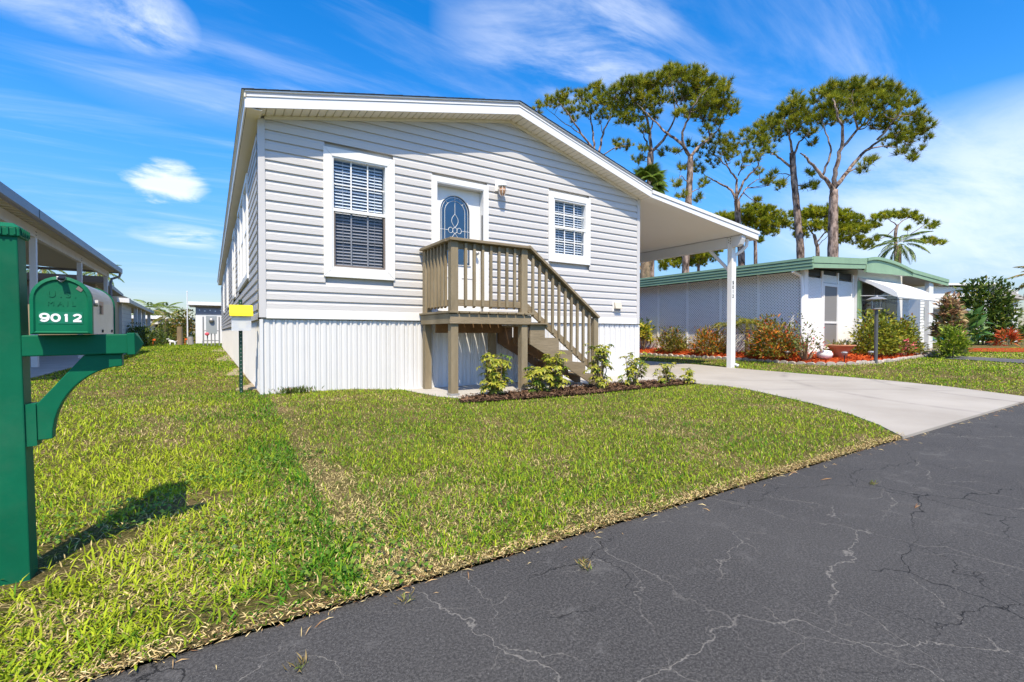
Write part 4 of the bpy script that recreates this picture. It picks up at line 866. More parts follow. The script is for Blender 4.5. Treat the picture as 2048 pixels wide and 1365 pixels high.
for i, ch in enumerate('9012'): digit(ch, 0.0265, mbx, bc - 0.0425 + i * 0.0275 - (0.001 if ch == '1' else 0), BY0 - 0.0064, BZ + 0.056, STICKER, 1.02, 0.25)
MB().prism([(bc - 0.011, BZ + 0.196), (bc + 0.013, BZ + 0.196), (bc + 0.013, BZ + 0.186), (bc + 0.001, BZ + 0.176), (bc - 0.011, BZ + 0.186)], 'y', BY0 - 0.012, BY0 - 0.004).build('latch', GALV, mbx, bevel=0.001)
MB().hexa([(bc - 0.004, BY0 - 0.030, BZ + 0.182), (bc + 0.012, BY0 - 0.030, BZ + 0.182), (bc + 0.012, BY0 - 0.010, BZ + 0.194), (bc - 0.004, BY0 - 0.010, BZ + 0.194)], [(bc - 0.004, BY0 - 0.033, BZ + 0.188), (bc + 0.012, BY0 - 0.033, BZ + 0.188), (bc + 0.012, BY0 - 0.010, BZ + 0.199), (bc - 0.004, BY0 - 0.010, BZ + 0.199)]).build('pull_tab', BLACK, mbx)
MB().prism([(bc + 0.037, BZ + 0.156), (bc + 0.047, BZ + 0.172), (bc + 0.060, BZ + 0.160), (bc + 0.050, BZ + 0.146)], 'y', BY0 - 0.0056, BY0 - 0.0046).build('worn_sticker', SCREEN, mbx)
MB().tube([(BX1 - 0.001, BY0 + 0.062, BZ + 0.112), (BX1 + 0.011, BY0 + 0.062, BZ + 0.112)], 0.012, 12).build('flag_pivot', GALV, mbx)
MB().prism([(BY0 + 0.06, BZ + 0.122), (BY0 + 0.19, BZ + 0.122), (BY0 + 0.19, BZ + 0.075), (BY0 + 0.165, BZ + 0.075), (BY0 + 0.165, BZ + 0.108), (BY0 + 0.06, BZ + 0.108)], 'x', BX1 + 0.003, BX1 + 0.006).build('flag', mat('faded_copper_flag', (0.42, 0.22, 0.15), 0.5, 0.3), mbx)
for yy in (0.20, 0.40): MB().tube([(BX1 - 0.001, BY0 + yy, BZ + 0.012), (BX1 + 0.004, BY0 + yy, BZ + 0.012)], 0.006, 10).build('rivet', BLACK, mbx)
# ------------------------------------------------------------------ flyer box
fx, fy = -0.19, 0.30
fb = thing('flyer_box', 'yellow lidded clear flyer box on a green perforated metal post', 'flyer box', (fx, fy, 0.06))
GP = mat('dark_green_steel_post', (0.008, 0.05, 0.03), 0.5, 0.4)
p0 = at(483, 600, 'y', fy).z; bz1 = at(483, 632, 'y', fy).z; bz0 = at(483, 662, 'y', fy).z; bt = at(483, 611, 'y', fy).z
MB().prism([(fx - 0.022, fy), (fx - 0.012, fy - 0.018), (fx + 0.012, fy - 0.018), (fx + 0.022, fy), (fx + 0.022, fy + 0.006), (fx - 0.022, fy + 0.006)], 'z', 0.0, p0).build('post', GP, fb)
mb = MB()
for i in range(30):
    z = 0.1 + i * 0.05
    if z < p0 - 0.03: mb.tube([(fx, fy - 0.0195, z), (fx, fy - 0.0178, z)], 0.0065, 8)
mb.build('holes', GALV, fb)
w0, w1 = at(461, 640, 'y', fy - 0.1).x, at(504, 640, 'y', fy - 0.1).x
def open_box(x0, x1, y0, y1, z0, z1):
    return MB().add([(x0, y0, z0), (x1, y0, z0), (x1, y1, z0), (x0, y1, z0), (x0, y0, z1), (x1, y0, z1), (x1, y1, z1), (x0, y1, z1)], [(0, 3, 2, 1), (0, 1, 5, 4), (1, 2, 6, 5), (2, 3, 7, 6), (3, 0, 4, 7)])
open_box(w0 + 0.01, w1 - 0.01, fy - 0.13, fy - 0.03, bz0, bz1 + 0.02).build('clear_tray', TRAYM, fb)
MB().box(w0 + 0.09, w1 - 0.07, fy - 0.122, fy - 0.116, bz0 + 0.03, bz1 - 0.015).build('paper', PAPER, fb)
MB().prism([(fy - 0.165, bz1 - 0.01), (fy - 0.155, bz1 + 0.03), (fy - 0.06, bt), (fy - 0.022, bt), (fy - 0.022, bz1)], 'x', w0 - 0.012, w1 + 0.012).build('lid', YELLOW, fb, bevel=0.006)

# ------------------------------------------------------------------ leaves
def leaf_mesh(name, cen, nrm, dirn, ln, wd, col, parent, m=LEAF, cup=0.15, droop=0.2):
    # each leaf: a pointed blade of two bent halves (6 vertices, 4 triangles as 2 quads)
    n = len(cen); side = np.cross(dirn, nrm); side /= np.linalg.norm(side, axis=1)[:, None] + 1e-9; nn = np.cross(side, dirn)
    L = ln[:, None]; Wd = wd[:, None]
    b = cen; mid = cen + dirn * L * 0.5 + nn * L * 0.06; tip = cen + dirn * L - nn * L * droop
    l = cen + dirn * L * 0.45 + side * Wd / 2 + nn * Wd * cup; r = cen + dirn * L * 0.45 - side * Wd / 2 + nn * Wd * cup
    V = np.stack([b, l, tip, r, mid], 1).reshape(-1, 3); k = np.arange(n)[:, None] * 5
    F = np.concatenate([k + [0, 4, 1], k + [1, 4, 2], k + [2, 4, 3], k + [3, 4, 0]], 0)
    if col.ndim == 2: C = np.repeat(col, 5, 0)
    else: C = col.reshape(-1, 3)
    return np_mesh(name, V, F, m, C, parent)
def unit(a): return a / (np.linalg.norm(a, axis=1)[:, None] + 1e-9)
def rdir(n): return unit(rng.normal(0, 1, (n, 3)))
def pick(cols, wts, n):
    c = np.array(cols); i = rng.choice(len(c), n, p=np.array(wts) / sum(wts)); return c[i] * rng.uniform(0.75, 1.25, (n, 1))
def shrub(name, label, cat, x, y, rx, ry, h, n, ln, cols, wts, group=None, z=None, hz0=0.05, stems=5, shape='dome', up=0.4, lw=0.45, clump=0.35):
    z0 = float(gz(x, y)) + 0.03 if z is None else z
    t = thing(name, label, cat, (x, y, z0), group)
    nc = max(6, int(n / 40)); cd = rdir(nc); rr = rng.uniform(0.35, 1.0, nc) ** 0.5
    cc = cd * rr[:, None]; cc[:, 2] = np.abs(cc[:, 2]) if shape == 'dome' else cc[:, 2]
    cen = cc[rng.integers(0, nc, n)] + rng.normal(0, clump * 0.5, (n, 3))
    if shape == 'dome': zz = hz0 + np.clip(np.abs(cen[:, 2]), 0, 1.15) * (1 - hz0)
    else: zz = 0.5 + cen[:, 2] * 0.5
    P_ = np.stack([x + cen[:, 0] * rx, y + cen[:, 1] * ry, z0 + np.clip(zz, 0.02, 1.1) * h], 1)
    out = unit(np.stack([cen[:, 0], cen[:, 1], cen[:, 2] * 0.7 + up], 1) + rng.normal(0, 0.55, (n, 3)))
    nr = unit(rng.normal(0, 0.5, (n, 3)) + np.array([0, 0, 1.0]) + out * 0.3)
    L = rng.uniform(0.7, 1.3, n) * ln
    leaf_mesh('foliage', P_, nr, out, L, L * lw, pick(cols, wts, n), t)
    mb = MB()
    for i in range(stems):
        q = cc[i % nc]; e = Vector((x + q[0] * rx * 0.8, y + q[1] * ry * 0.8, z0 + (hz0 + abs(q[2]) * (1 - hz0)) * h * 0.85)); b0 = Vector((x + q[0] * rx * 0.15, y + q[1] * ry * 0.15, z0 - 0.03))
        mb.tube([b0, (b0 + e) / 2 + Vector((random.uniform(-.03, .03), random.uniform(-.03, .03), 0.04)), e], [0.012 + h * 0.012, 0.009 + h * 0.008, 0.004], 5)
    mb.build('stem', TIMBER, t); return t
YG = [(0.50, 0.47, 0.035), (0.62, 0.56, 0.09), (0.12, 0.20, 0.02), (0.06, 0.12, 0.015)]
def schefflera(x, y, h, w, nwh, label, seed, lean=0.0):
    h *= 0.78; w *= 0.84; nwh = int(nwh * 1.25); r = np.random.default_rng(seed); t = thing('variegated_shrub', label, 'shrub', (x, y, 0.03), 'yellow variegated shrubs before the steps')
    mb = MB(); whorls = []
    ns = max(3, nwh // 6); stems = []
    for i in range(ns):
        a = r.uniform(0, 6.283); e = Vector((x + math.cos(a) * w * r.uniform(0.1, 0.42) + lean * 0.2, y + math.sin(a) * w * r.uniform(0.1, 0.4), 0.03 + h * r.uniform(0.72, 0.98)))
        b0 = Vector((x + math.cos(a) * 0.04, y + math.sin(a) * 0.04, 0.0)); md = b0.lerp(e, 0.5) + Vector((r.normal(0, .02), r.normal(0, .02), 0))
        mb.tube([b0, md, e], [0.010, 0.008, 0.004], 5); stems.append((b0, md, e))
    for k in range(nwh):
        b0, md, e = stems[k % ns]; f = r.uniform(0.10, 1.0) if k >= ns else 1.0
        p = b0.lerp(md, f * 2) if f < 0.5 else md.lerp(e, f * 2 - 1); a = r.uniform(0, 6.283); el = r.uniform(0.0, 0.7)
        pet = Vector((math.cos(a) * math.cos(el), math.sin(a) * math.cos(el), math.sin(el))) * w * r.uniform(0.12, 0.40)
        q = p + pet; mb.tube([p, q], [0.003, 0.002], 4); whorls.append((q, pet.normalized(), r.uniform(0.8, 1.2)))
    mb.build('stem', TIMBER, t)
    C, Nn, D, L, CC = [], [], [], [], []
    for q, pd, s_ in whorls:
        ax = (pd * 0.5 + Vector((0, 0, 0.9))).normalized(); u = ax.orthogonal().normalized(); v = ax.cross(u); nl = int(r.integers(7, 10)); y_ = r.random() < 0.85
        for j in range(nl):
            th = 2 * math.pi * j / nl + r.normal(0, 0.12); d = (u * math.cos(th) + v * math.sin(th)) * 0.94 + ax * r.uniform(-0.38, 0.12)
            C.append(q); D.append(d.normalized()); Nn.append(ax); L.append(s_ * r.uniform(0.058, 0.088))
            g = np.array(YG[2] if r.random() < 0.6 else YG[3]) * r.uniform(0.8, 1.2); yl = np.array(YG[0] if r.random() < 0.6 else YG[1]) * r.uniform(0.8, 1.15)
            CC.append([g, yl if y_ else g, yl if (y_ and r.random() < .6) else g, yl if y_ else g * 1.2, g if r.random() < 0.75 else yl])
    L = np.array(L); leaf_mesh('foliage', np.array([tuple(c) for c in C]), np.array([tuple(c) for c in Nn]), np.array([tuple(c) for c in D]), L, L * 0.40, np.array(CC), t, droop=0.25)
    return t
schefflera(2.66, -1.36, 0.66, 0.46, 110, 'bushiest yellow variegated shrub right beside the front stair post', 11)
schefflera(3.30, -1.42, 0.40, 0.46, 52, 'low spreading yellow variegated shrub leaning on the right stair post', 12)
schefflera(3.66, -1.38, 0.66, 0.42, 66, 'greenest upright variegated shrub in front of the open stair stringers', 13)
schefflera(4.36, -1.56, 0.84, 0.46, 72, 'tall straggly yellow shrub hiding the foot of the stair railing', 14)
schefflera(5.06, -1.55, 0.60, 0.62, 46, 'loose yellow variegated shrub against the white skirting right of the stairs', 15, 0.2)
schefflera(5.72, -1.66, 0.40, 0.40, 30, 'small yellow variegated shrub beside the driveway, second from the bed end', 16)
schefflera(6.22, -1.70, 0.31, 0.26, 16, 'smallest yellow shrub at the tip of the dark mulch bed', 17)

# ------------------------------------------------------------------ right neighbour: sage trimmed house with lattice porch
nbr = thing('lattice_house', 'low white house with sage green fascia and white lattice porch', 'house', (16, 2, 0.1))
LX, LY = 13.0, -0.22; LZ0, LZ1 = 0.12, 2.52
def lattice_mesh(w, h, sp=0.080, sw=0.035, th=0.006):
    mb = MB()
    for sgn, off in ((1, 0.0), (-1, th + 0.001)):
        c = -h if sgn > 0 else 0.0
        end = w if sgn > 0 else w + h; q = sw * 0.7071
        while c < end:
            # line: y = off, x = c + sgn*z  (clipped to the panel)
            if sgn > 0: z0, z1 = max(0, -c), min(h, w - c); f = lambda z: c + z
            else: z0, z1 = max(0, c - w), min(h, c); f = lambda z: c - z
            if z1 - z0 > 0.03:
                x0, x1 = f(z0), f(z1)
                mb.add([(x0 - q, off, z0), (x0 + q, off, z0), (x1 + q, off, z1), (x1 - q, off, z1), (x0 - q, off + th, z0), (x0 + q, off + th, z0), (x1 + q, off + th, z1), (x1 - q, off + th, z1)], [(0, 1, 2, 3), (0, 3, 7, 4), (1, 5, 6, 2)])
            c += sp
    return mb
lp = None; ys = [LY + 0.02 + 1.22 * i for i in range(9)]
for i in range(8):
    loc = (LX, ys[i + 1] - 0.035, LZ0)
    if lp is None:
        lp = lattice_mesh(1.15, LZ1 - LZ0).build('lattice_panel', LATT, nbr, here=loc); lp.rotation_euler = (0, 0, -math.pi / 2)
    else: again(lp, loc)
    MB().box(LX - 0.02, LX + 0.03, ys[i + 1] - 0.036, ys[i + 1] + 0.036, 0.05, LZ1 + 0.05).build('lattice_post', LATT, nbr)
    for z in (LZ0 - 0.05, LZ1 - 0.03): MB().box(LX - 0.015, LX + 0.02, ys[i] + 0.037, ys[i + 1] - 0.037, z, z + 0.05).build('lattice_rail', LATT, nbr)
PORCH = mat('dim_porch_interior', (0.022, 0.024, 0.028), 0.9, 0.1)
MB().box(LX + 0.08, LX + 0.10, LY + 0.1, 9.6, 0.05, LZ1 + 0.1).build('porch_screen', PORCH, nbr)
MB().box(LX - 0.03, LX + 0.16, LY - 0.06, LY + 0.055, 0.05, LZ1 + 0.12).build('corner_post', LATT, nbr)
# front lattice: two panels either side of a screen door
FX = [13.16, 14.05, 14.98, 15.95]
for a, b_ in ((FX[0], FX[1]), (FX[2], FX[3])):
    lattice_mesh(b_ - a, LZ1 - 0.12 - LZ0).build('lattice_panel', LATT, nbr, here=(a, LY, LZ0))
lattice_mesh(FX[2] - FX[1], 0.22).build('lattice_panel', LATT, nbr, here=(FX[1], LY, 2.30))
for x in FX[1:]: MB().box(x - 0.03, x + 0.03, LY - 0.02, LY + 0.03, 0.05, LZ1 + 0.1).build('lattice_post', LATT, nbr)
MB().box(FX[0], FX[3], LY + 0.10, LY + 0.12, 0.05, LZ1).build('porch_screen', mat('porch_screen_cloth', (0.30, 0.30, 0.31), 0.9, 0.1), nbr)
sd = thing_part('screen_door', nbr); mb = MB()
for q in ((14.08, 14.14, 0.42, 2.28), (14.89, 14.95, 0.42, 2.28), (14.14, 14.89, 0.42, 0.50), (14.14, 14.89, 2.20, 2.28), (14.14, 14.89, 1.14, 1.20)): mb.box(q[0], q[1], LY - 0.035, LY - 0.005, q[2], q[3])
mb.build('door_frame', WHITE, sd); MB().box(14.14, 14.89, LY - 0.018, LY - 0.012, 0.50, 2.20).build('screen_mesh', mat('grey_insect_screen', (0.23, 0.225, 0.22), 0.8, 0.2), sd)
for a, b_ in ((13.25, 14.02), (14.08, 14.93), (15.0, 15.9)):
    MB().box(a, b_, LY + 0.02, LY + 0.03, LZ1 - 0.06, LZ1 + 0.13).build('transom_pane', BLACK, nbr)
# roof with ribbed sage fascia
FZ0, FZ1, FXW, FYF = 2.52, 2.84, 12.58, -0.66
MB().hexa([(FXW + 0.03, FYF + 0.03, FZ0 + 0.09), (15.9, FYF + 0.03, FZ0 + 0.28), (15.9, 12, FZ0 + 0.28), (FXW + 0.03, 12, FZ0 + 0.09)], [(FXW + 0.03, FYF + 0.03, FZ1 - 0.01), (15.9, FYF + 0.03, FZ1 + 0.18), (15.9, 12, FZ1 + 0.18), (FXW + 0.03, 12, FZ1 - 0.01)]).build('roof', mat('grey_soffit', (0.42, 0.40, 0.38), 0.8, 0.1), nbr)
for i in range(4):
    z0 = FZ0 + i * 0.082; MB().box(FXW - 0.012 * i, FXW + 0.03, FYF, 12.0, z0, z0 + 0.062).build('fascia_rib', SAGE, nbr)
    if i < 3: MB().box(FXW + 0.006, FXW + 0.03, FYF + 0.004, 12.0, z0 + 0.063, z0 + 0.081).build('fascia_groove', SAGED, nbr)
for q0, q1, xe, yo in ((0.16, 0.33, 15.72, -0.012), (0.03, 0.145, 15.66, 0.002)):
    MB().hexa([(FXW + 0.031, FYF + yo, FZ0 + q0), (xe, FYF + yo, FZ0 + q0 + 0.20), (xe, FYF + 0.03, FZ0 + q0 + 0.20), (FXW + 0.031, FYF + 0.03, FZ0 + q0)], [(FXW + 0.031, FYF + yo, FZ0 + q1), (xe, FYF + yo, FZ0 + q1 + 0.20), (xe, FYF + 0.03, FZ0 + q1 + 0.20), (FXW + 0.031, FYF + 0.03, FZ0 + q1)]).build('fascia', SAGE, nbr)
MB().tube([(FXW + 0.02, -0.15, FZ0), (12.75, -0.17, 2.46), (12.93, -0.2, 2.40), (12.95, -0.22, 2.2), (12.95, -0.24, 0.2)], 0.045, 8).build('downspout', LATT, nbr)
# main trailer with shallow bowed roof
TY = -0.32; TX = (15.98, 19.4)
def bow(x): return 3.16 - 0.030 * (x - 16.6) ** 2 if x > 16.6 else 3.16 - 0.13 * (16.6 - x) ** 2
xs_ = np.linspace(15.74, 19.2, 18)
MB().prism([(x, bow(x)) for x in xs_] + [(x, bow(x) - 0.085) for x in xs_[::-1]], 'y', TY - 0.38, TY + 9).build('roof', SAGE, nbr)
MB().prism([(x, bow(x) - 0.10) for x in xs_] + [(x, min(2.66 + (x - 15.74) * 0.03, bow(x) - 0.2)) for x in xs_[::-1]], 'y', TY - 0.33, TY - 0.27).build('fascia', SAGE, nbr)
MB().box(15.99, 19.38, TY, TY + 9, 0.1, 2.80).build('wall', WHITE, nbr)
wn_ = thing_part('window', nbr)
MB().box(16.22, 18.9, TY - 0.02, TY - 0.004, 1.32, 2.44).build('frame', GUTTER, wn_)
for i in range(3):
    for j in range(2):
        a = 16.30 + i * 0.87; z0 = 1.38 + j * 0.53
        MB().box(a, a + 0.80, TY - 0.028, TY - 0.021, z0, z0 + 0.47).build('pane', GLASSN, wn_); MB().box(a, a + 0.80, TY - 0.0205, TY - 0.0203, z0, z0 + 0.47).build('pane_backing', mat('curtain_grey', (0.30, 0.34, 0.40), 0.8, 0.2) if 'curtain_grey' not in MATS else MATS['curtain_grey'], wn_)
MB().box(16.0, 18.95, TY - 0.05, TY - 0.003, 1.20, 1.28).build('window_sill', WHITE, nbr)
sh = thing_part('shutter', nbr); MB().box(15.99, 16.20, TY - 0.045, TY - 0.003, 1.36, 2.44).build('shutter_frame', SAGE, sh)
for i in range(20): MB().box(16.02, 16.17, TY - 0.058, TY - 0.046, 1.42 + i * 0.049, 1.45 + i * 0.049).build('louvre', SAGE, sh)
MB().box(18.95, 19.37, TY - 0.02, TY - 0.003, 0.1, 2.4).build('pilaster', WHITE, nbr)
# rounded white awning
aw = thing_part('awning', nbr); prof = [(TY - 0.02, 2.55), (TY - 0.35, 2.41), (TY - 0.66, 2.26), (TY - 0.86, 2.14), (TY - 0.97, 2.03), (TY - 1.0, 1.90)]
mb = MB(); x0, x1 = 16.05, 19.0
th = 0.03
out = prof; inn = [(y + 0.012, z - th) for y, z in prof]
mb.prism(out + inn[::-1], 'x', x0, x1); mb.build('canopy', WHITE, aw, smooth=False)
for x in (x0 - 0.012, x1 + 0.001): MB().prism([(TY - 0.02, 2.55), (TY - 0.35, 2.41), (TY - 0.66, 2.26), (TY - 0.86, 2.14), (TY - 0.97, 2.03), (TY - 1.0, 1.90), (TY - 0.9, 1.93), (TY - 0.66, 2.08), (TY - 0.35, 2.30), (TY - 0.02, 2.48)], 'x', x, x + 0.011).build('end_panel', LATT, aw)
for x in (16.1, 18.9): MB().bar((x, TY - 0.01, 2.0), (x, TY - 0.96, 1.95), 0.02, 0.02).build('stay', WHITE, aw)
# right hand carport
MB().hexa([(19.4, -0.62, 2.80), (22.6, -0.62, 2.68), (22.6, 8, 2.68), (19.4, 8, 2.80)], [(19.4, -0.62, 2.90), (22.6, -0.62, 2.78), (22.6, 8, 2.78), (19.4, 8, 2.90)]).build('carport_roof', MATS['grey_soffit'], nbr)
for z, d in ((0.12, 0.0), (0.0, 0.02)): MB().hexa([(19.21, -0.68 + d, 2.75 + z), (22.65, -0.68 + d, 2.62 + z), (22.65, -0.625, 2.62 + z), (19.21, -0.625, 2.75 + z)], [(19.21, -0.68 + d, 2.87 + z), (22.65, -0.68 + d, 2.74 + z), (22.65, -0.625, 2.74 + z), (19.21, -0.625, 2.87 + z)]).build('carport_fascia', SAGE, nbr)
MB().box(21.0, 21.4, -0.58, -0.45, 0.1, 2.70).build('carport_post', WHITE, nbr)
lattice_mesh(2.1, 2.0, 0.13, 0.045).build('lattice_panel', LATT, nbr, here=(19.9, 0.3, 0.3))
MB().box(19.45, 22.6, 3.2, 3.3, 0.1, 2.4).build('back_wall', MATS['curtain_grey'], nbr)
# edging stones round the bed
es = thing('bed_edging', 'row of pale scalloped stones edging the red mulch bed', 'edging', (12.0, 0, 0.1))
path = [Vector((x, y)) for x, y in [(12.02, 8.0), (11.98, 5.7), (11.92, 1.7), (11.85, 0.2), (11.74, -0.6), (11.80, -1.38), (12.26, -1.80), (13.3, -1.91), (14.4, -1.76), (15.6, -1.61), (17.0, -1.46), (18.2, -1.36)]]
st0 = None; acc_ = 0.0
def along(path, step):
    d = 0.0; nxt = 0.0
    for p, q in zip(path, path[1:]):
        L = (q - p).length
        while nxt <= d + L: yield p.lerp(q, (nxt - d) / L), math.atan2(q.y - p.y, q.x - p.x); nxt += step
        d += L
for p, a in along(path, 0.215):
    z = float(gz(p.x, p.y)); s_ = random.uniform(0.8, 1.1)
    if st0 is None: st0 = MB().prism([(-0.10, -0.03), (0.10, -0.03), (0.10, 0.05), (0.06, 0.085), (0.0, 0.095), (-0.06, 0.085), (-0.10, 0.05)], 'y', -0.035, 0.035).build('edging_stone', STONE, es, here=(p.x, p.y, z), bevel=0.008); o = st0
    else: o = again(st0, (p.x, p.y, z))
    o.rotation_euler = (random.uniform(-.12, .12), random.uniform(-.1, .1), a + random.uniform(-.15, .15)); o.scale = (1, 1, s_)
# bed planting
OL = [(0.18, 0.19, 0.02), (0.27, 0.24, 0.03), (0.42, 0.15, 0.03), (0.08, 0.10, 0.015)]
RO = [(0.62, 0.11, 0.015), (0.72, 0.24, 0.03), (0.24, 0.22, 0.025), (0.08, 0.11, 0.015), (0.45, 0.32, 0.07)]
def gp(px, py, x):                           # ground spot on a line of constant x
    p = at(px, py, 'x', x); return p.x, p.y
x, y = gp(1343, 700, 12.45); shrub('croton_shrub', 'round olive and rust shrub on red mulch before the lattice wall', 'shrub', x, y, 0.50, 0.46, 0.72, 2200, 0.10, OL, (4, 4, 1.6, 3), 'shrubs in the red mulch bed', z=rbz(x, y), lw=0.28)
x, y = gp(1418, 706, 12.40); shrub('croton_shrub', 'broad shrub with orange tinged leaves next to the white carport post', 'shrub', x, y, 0.58, 0.50, 0.74, 2400, 0.10, RO, (1.1, 1.6, 4, 2.5, 2.5), 'shrubs in the red mulch bed', z=rbz(x, y), lw=0.30)
x, y = gp(1548, 718, 12.25); shrub('croton_shrub', 'large red and dark green shrub left of the lattice corner', 'shrub', x, y, 0.66, 0.55, 1.0, 3400, 0.11, RO, (1.6, 1.5, 4, 4, 1.8), 'shrubs in the red mulch bed', z=rbz(x, y), lw=0.32)
x, y = gp(1285, 702, 12.6); shrub('schefflera_shrub', 'yellow green shrub with a slanted stem behind the house corner', 'shrub', x, y, 0.42, 0.42, 0.95, 500, 0.15, [YG[0], YG[1], YG[2]], (3, 2, 3), 'shrubs in the red mulch bed', z=rbz(x, y), hz0=0.3)
def dwarf_palm(px, py, X, h, r_, nf, label):
    x, y = gp(px, py, X); z = rbz(x, y); t = thing('dwarf_palm', label, 'palm', (x, y, z), 'dwarf palms by the lattice wall')
    MB().tube([(x, y, z - 0.05), (x + 0.03, y, z + h * 0.35), (x + 0.08, y + 0.02, z + h * 0.7)], [0.05, 0.04, 0.032], 7).build('trunk', PALMBARK, t)
    C = Vector((x + 0.08, y + 0.02, z + h * 0.7)); n = 0; cen, dr, nr, L = [], [], [], []
    for k in range(nf):
        a = 2 * math.pi * k / nf + random.uniform(-.2, .2); el = random.uniform(0.5, 1.1); p = C.copy(); d = Vector((math.cos(a) * math.cos(el), math.sin(a) * math.cos(el), math.sin(el)))
        for s_ in range(12):
            p = p + d * (r_ / 9); d = (d + Vector((0, 0, -0.17))).normalized(); sd_ = d.cross(Vector((0, 0, 1))).normalized()
            for g in (1, -1): cen.append(tuple(p)); dr.append(tuple((sd_ * g + d * 0.6 + Vector((0, 0, -0.35))).normalized())); nr.append((0, 0, 1)); L.append(r_ * 0.34)
    L = np.array(L); leaf_mesh('crown', np.array(cen), np.array(nr) + rng.normal(0, .1, (len(cen), 3)), np.array(dr), L, L * 0.16, pick([(0.20, 0.20, 0.02), (0.30, 0.27, 0.03), (0.10, 0.13, 0.015)], (3, 2, 2), len(cen)), t)
dwarf_palm(1453, 708, 12.5, 1.15, 0.36, 16, 'small yellowish palm partly hidden by the carport post'); dwarf_palm(1492, 712, 12.45, 1.30, 0.46, 22, 'umbrella shaped dwarf palm right of the carport post')
x, y = gp(1612, 724, 12.2); shrub('flowering_shrub', 'spindly pale stemmed shrub with pink tips at the lattice corner', 'shrub', x, y, 0.50, 0.45, 1.05, 420, 0.085, [(0.14, 0.19, 0.04), (0.26, 0.28, 0.08), (0.55, 0.10, 0.12)], (5, 4, 1.2), None, z=rbz(x, y), stems=16, hz0=0.25)
def shrub_at(px, py, Y, **k):
    p = at(px, py, 'y', Y); return p.x, p.y
x, y = 16.2, -1.05; GH = [(0.22, 0.26, 0.02), (0.38, 0.36, 0.03), (0.09, 0.12, 0.012), (0.32, 0.15, 0.03)]
shrub('leafy_hedge', 'tall leafy green shrub under the white window awning', 'shrub', 15.35, -1.05, 1.0, 0.42, 1.12, 3600, 0.10, GH, (4, 3, 4, 0.5), 'shrubs under the awning', z=rbz(15, -1))
shrub('leafy_hedge', 'second leafy shrub with a pink bloom nearest the lattice screen', 'shrub', 17.1, -0.98, 1.0, 0.40, 1.05, 3400, 0.10, GH, (4, 4, 4, 0.9), 'shrubs under the awning', z=rbz(17, -1))
shrub('flower_clump', 'low clump of bright pink flowers in front of the awning shrubs', 'flowers', 16.6, -1.30, 0.45, 0.2, 0.42, 260, 0.09, [(0.75, 0.10, 0.16), (0.80, 0.30, 0.30), (0.15, 0.2, 0.03)], (3, 2, 3), None, z=rbz(16.6, -1.3))
shrub('flower_clump', 'pale green and white flowering clump at the right bed end', 'flowers', 17.9, -1.15, 0.42, 0.25, 0.62, 380, 0.09, [(0.62, 0.60, 0.42), (0.20, 0.22, 0.06), (0.14, 0.16, 0.03)], (2, 3, 3), None, z=rbz(17.9, -1.1))
cxr, cyr = 20.9, -0.9
shrub('croton_shrub', 'tall pinkish brown croton right of the lattice house', 'shrub', at(1900, 714, 'z', 0.12).x, at(1898, 714, 'z', 0.12).y, 0.32, 0.32, 1.75, 1300, 0.18, [(0.48, 0.27, 0.16), (0.55, 0.42, 0.20), (0.24, 0.14, 0.08), (0.16, 0.22, 0.04)], (3, 2, 2, 2), None, z=0.12, hz0=0.35)
shrub('fern_clump', 'low bright green ferny clump below the tall pinkish croton', 'shrub', at(1908, 718, 'z', 0.12).x, at(1905, 718, 'z', 0.12).y, 0.36, 0.32, 0.80, 1200, 0.16, [(0.22, 0.34, 0.02), (0.33, 0.40, 0.03), (0.09, 0.14, 0.014)], (4, 3, 3), None, z=0.12, lw=0.22)
shrub('banana_plant', 'broad leaved green plant beside the far lamp post', 'shrub', at(1922, 709, 'z', 0.12).x, at(1928, 709, 'z', 0.12).y, 0.5, 0.45, 1.6, 110, 0.40, [(0.07, 0.17, 0.03), (0.13, 0.22, 0.05)], (3, 2), None, z=0.12, lw=0.35, hz0=0.2)
# small things in the bed
def lamp_post(x, y, z, h, label):
    t = thing('lamp_post', label, 'lamp post', (x, y, z), 'garden lamp posts')
    MB().tube([(x, y, z - 0.05), (x, y, z + h * 0.80)], 0.038, 10).build('pole', LAMPG, t)
    MB().box(x - 0.09, x + 0.09, y - 0.09, y + 0.09, z - 0.02, z + 0.02).build('base', CONC, t)
    MB().lathe([(0.05, 0), (0.12, 0.02), (0.12, 0.04), (0.10, 0.045)], (x, y, z + h * 0.80), 8).build('gallery', GALV, t)
    MB().lathe([(0.092, 0.0), (0.105, 0.20)], (x, y, z + h * 0.80 + 0.046), 6).build('glass', CLEAR, t)
    mb = MB()
    for k in range(6):
        a = k * math.pi / 3; mb.tube([(x + 0.095 * math.cos(a), y + 0.095 * math.sin(a), z + h * 0.80 + 0.045), (x + 0.108 * math.cos(a), y + 0.108 * math.sin(a), z + h * 0.80 + 0.25)], 0.008, 4)
    mb.build('cage', LAMPG, t)
    MB().lathe([(0.20, 0), (0.20, 0.012), (0.10, 0.06), (0.03, 0.075), (0.02, 0.11)], (x, y, z + h * 0.80 + 0.25), 12).build('roof_cap', GALV, t, smooth=False)
lamp_post(12.95, -1.92, 0.12, 1.62, 'dark lamp post standing at the edge of the red mulch bed'); lamp_post(27.6, 0.0, 0.12, 1.85, 'grey lamp post before the big rounded green bush')
x, y, z = 13.0, -1.15, rbz(13.0, -1.15)
t = thing('planter_bowl', 'terracotta bowl planter before the screen door', 'planter', (x, y, z))
MB().lathe([(0.14, 0), (0.15, 0.14), (0.30, 0.30), (0.33, 0.31), (0.33, 0.34), (0.27, 0.34)], (x, y, z), 18).build('bowl', TERRA, t, smooth=True)
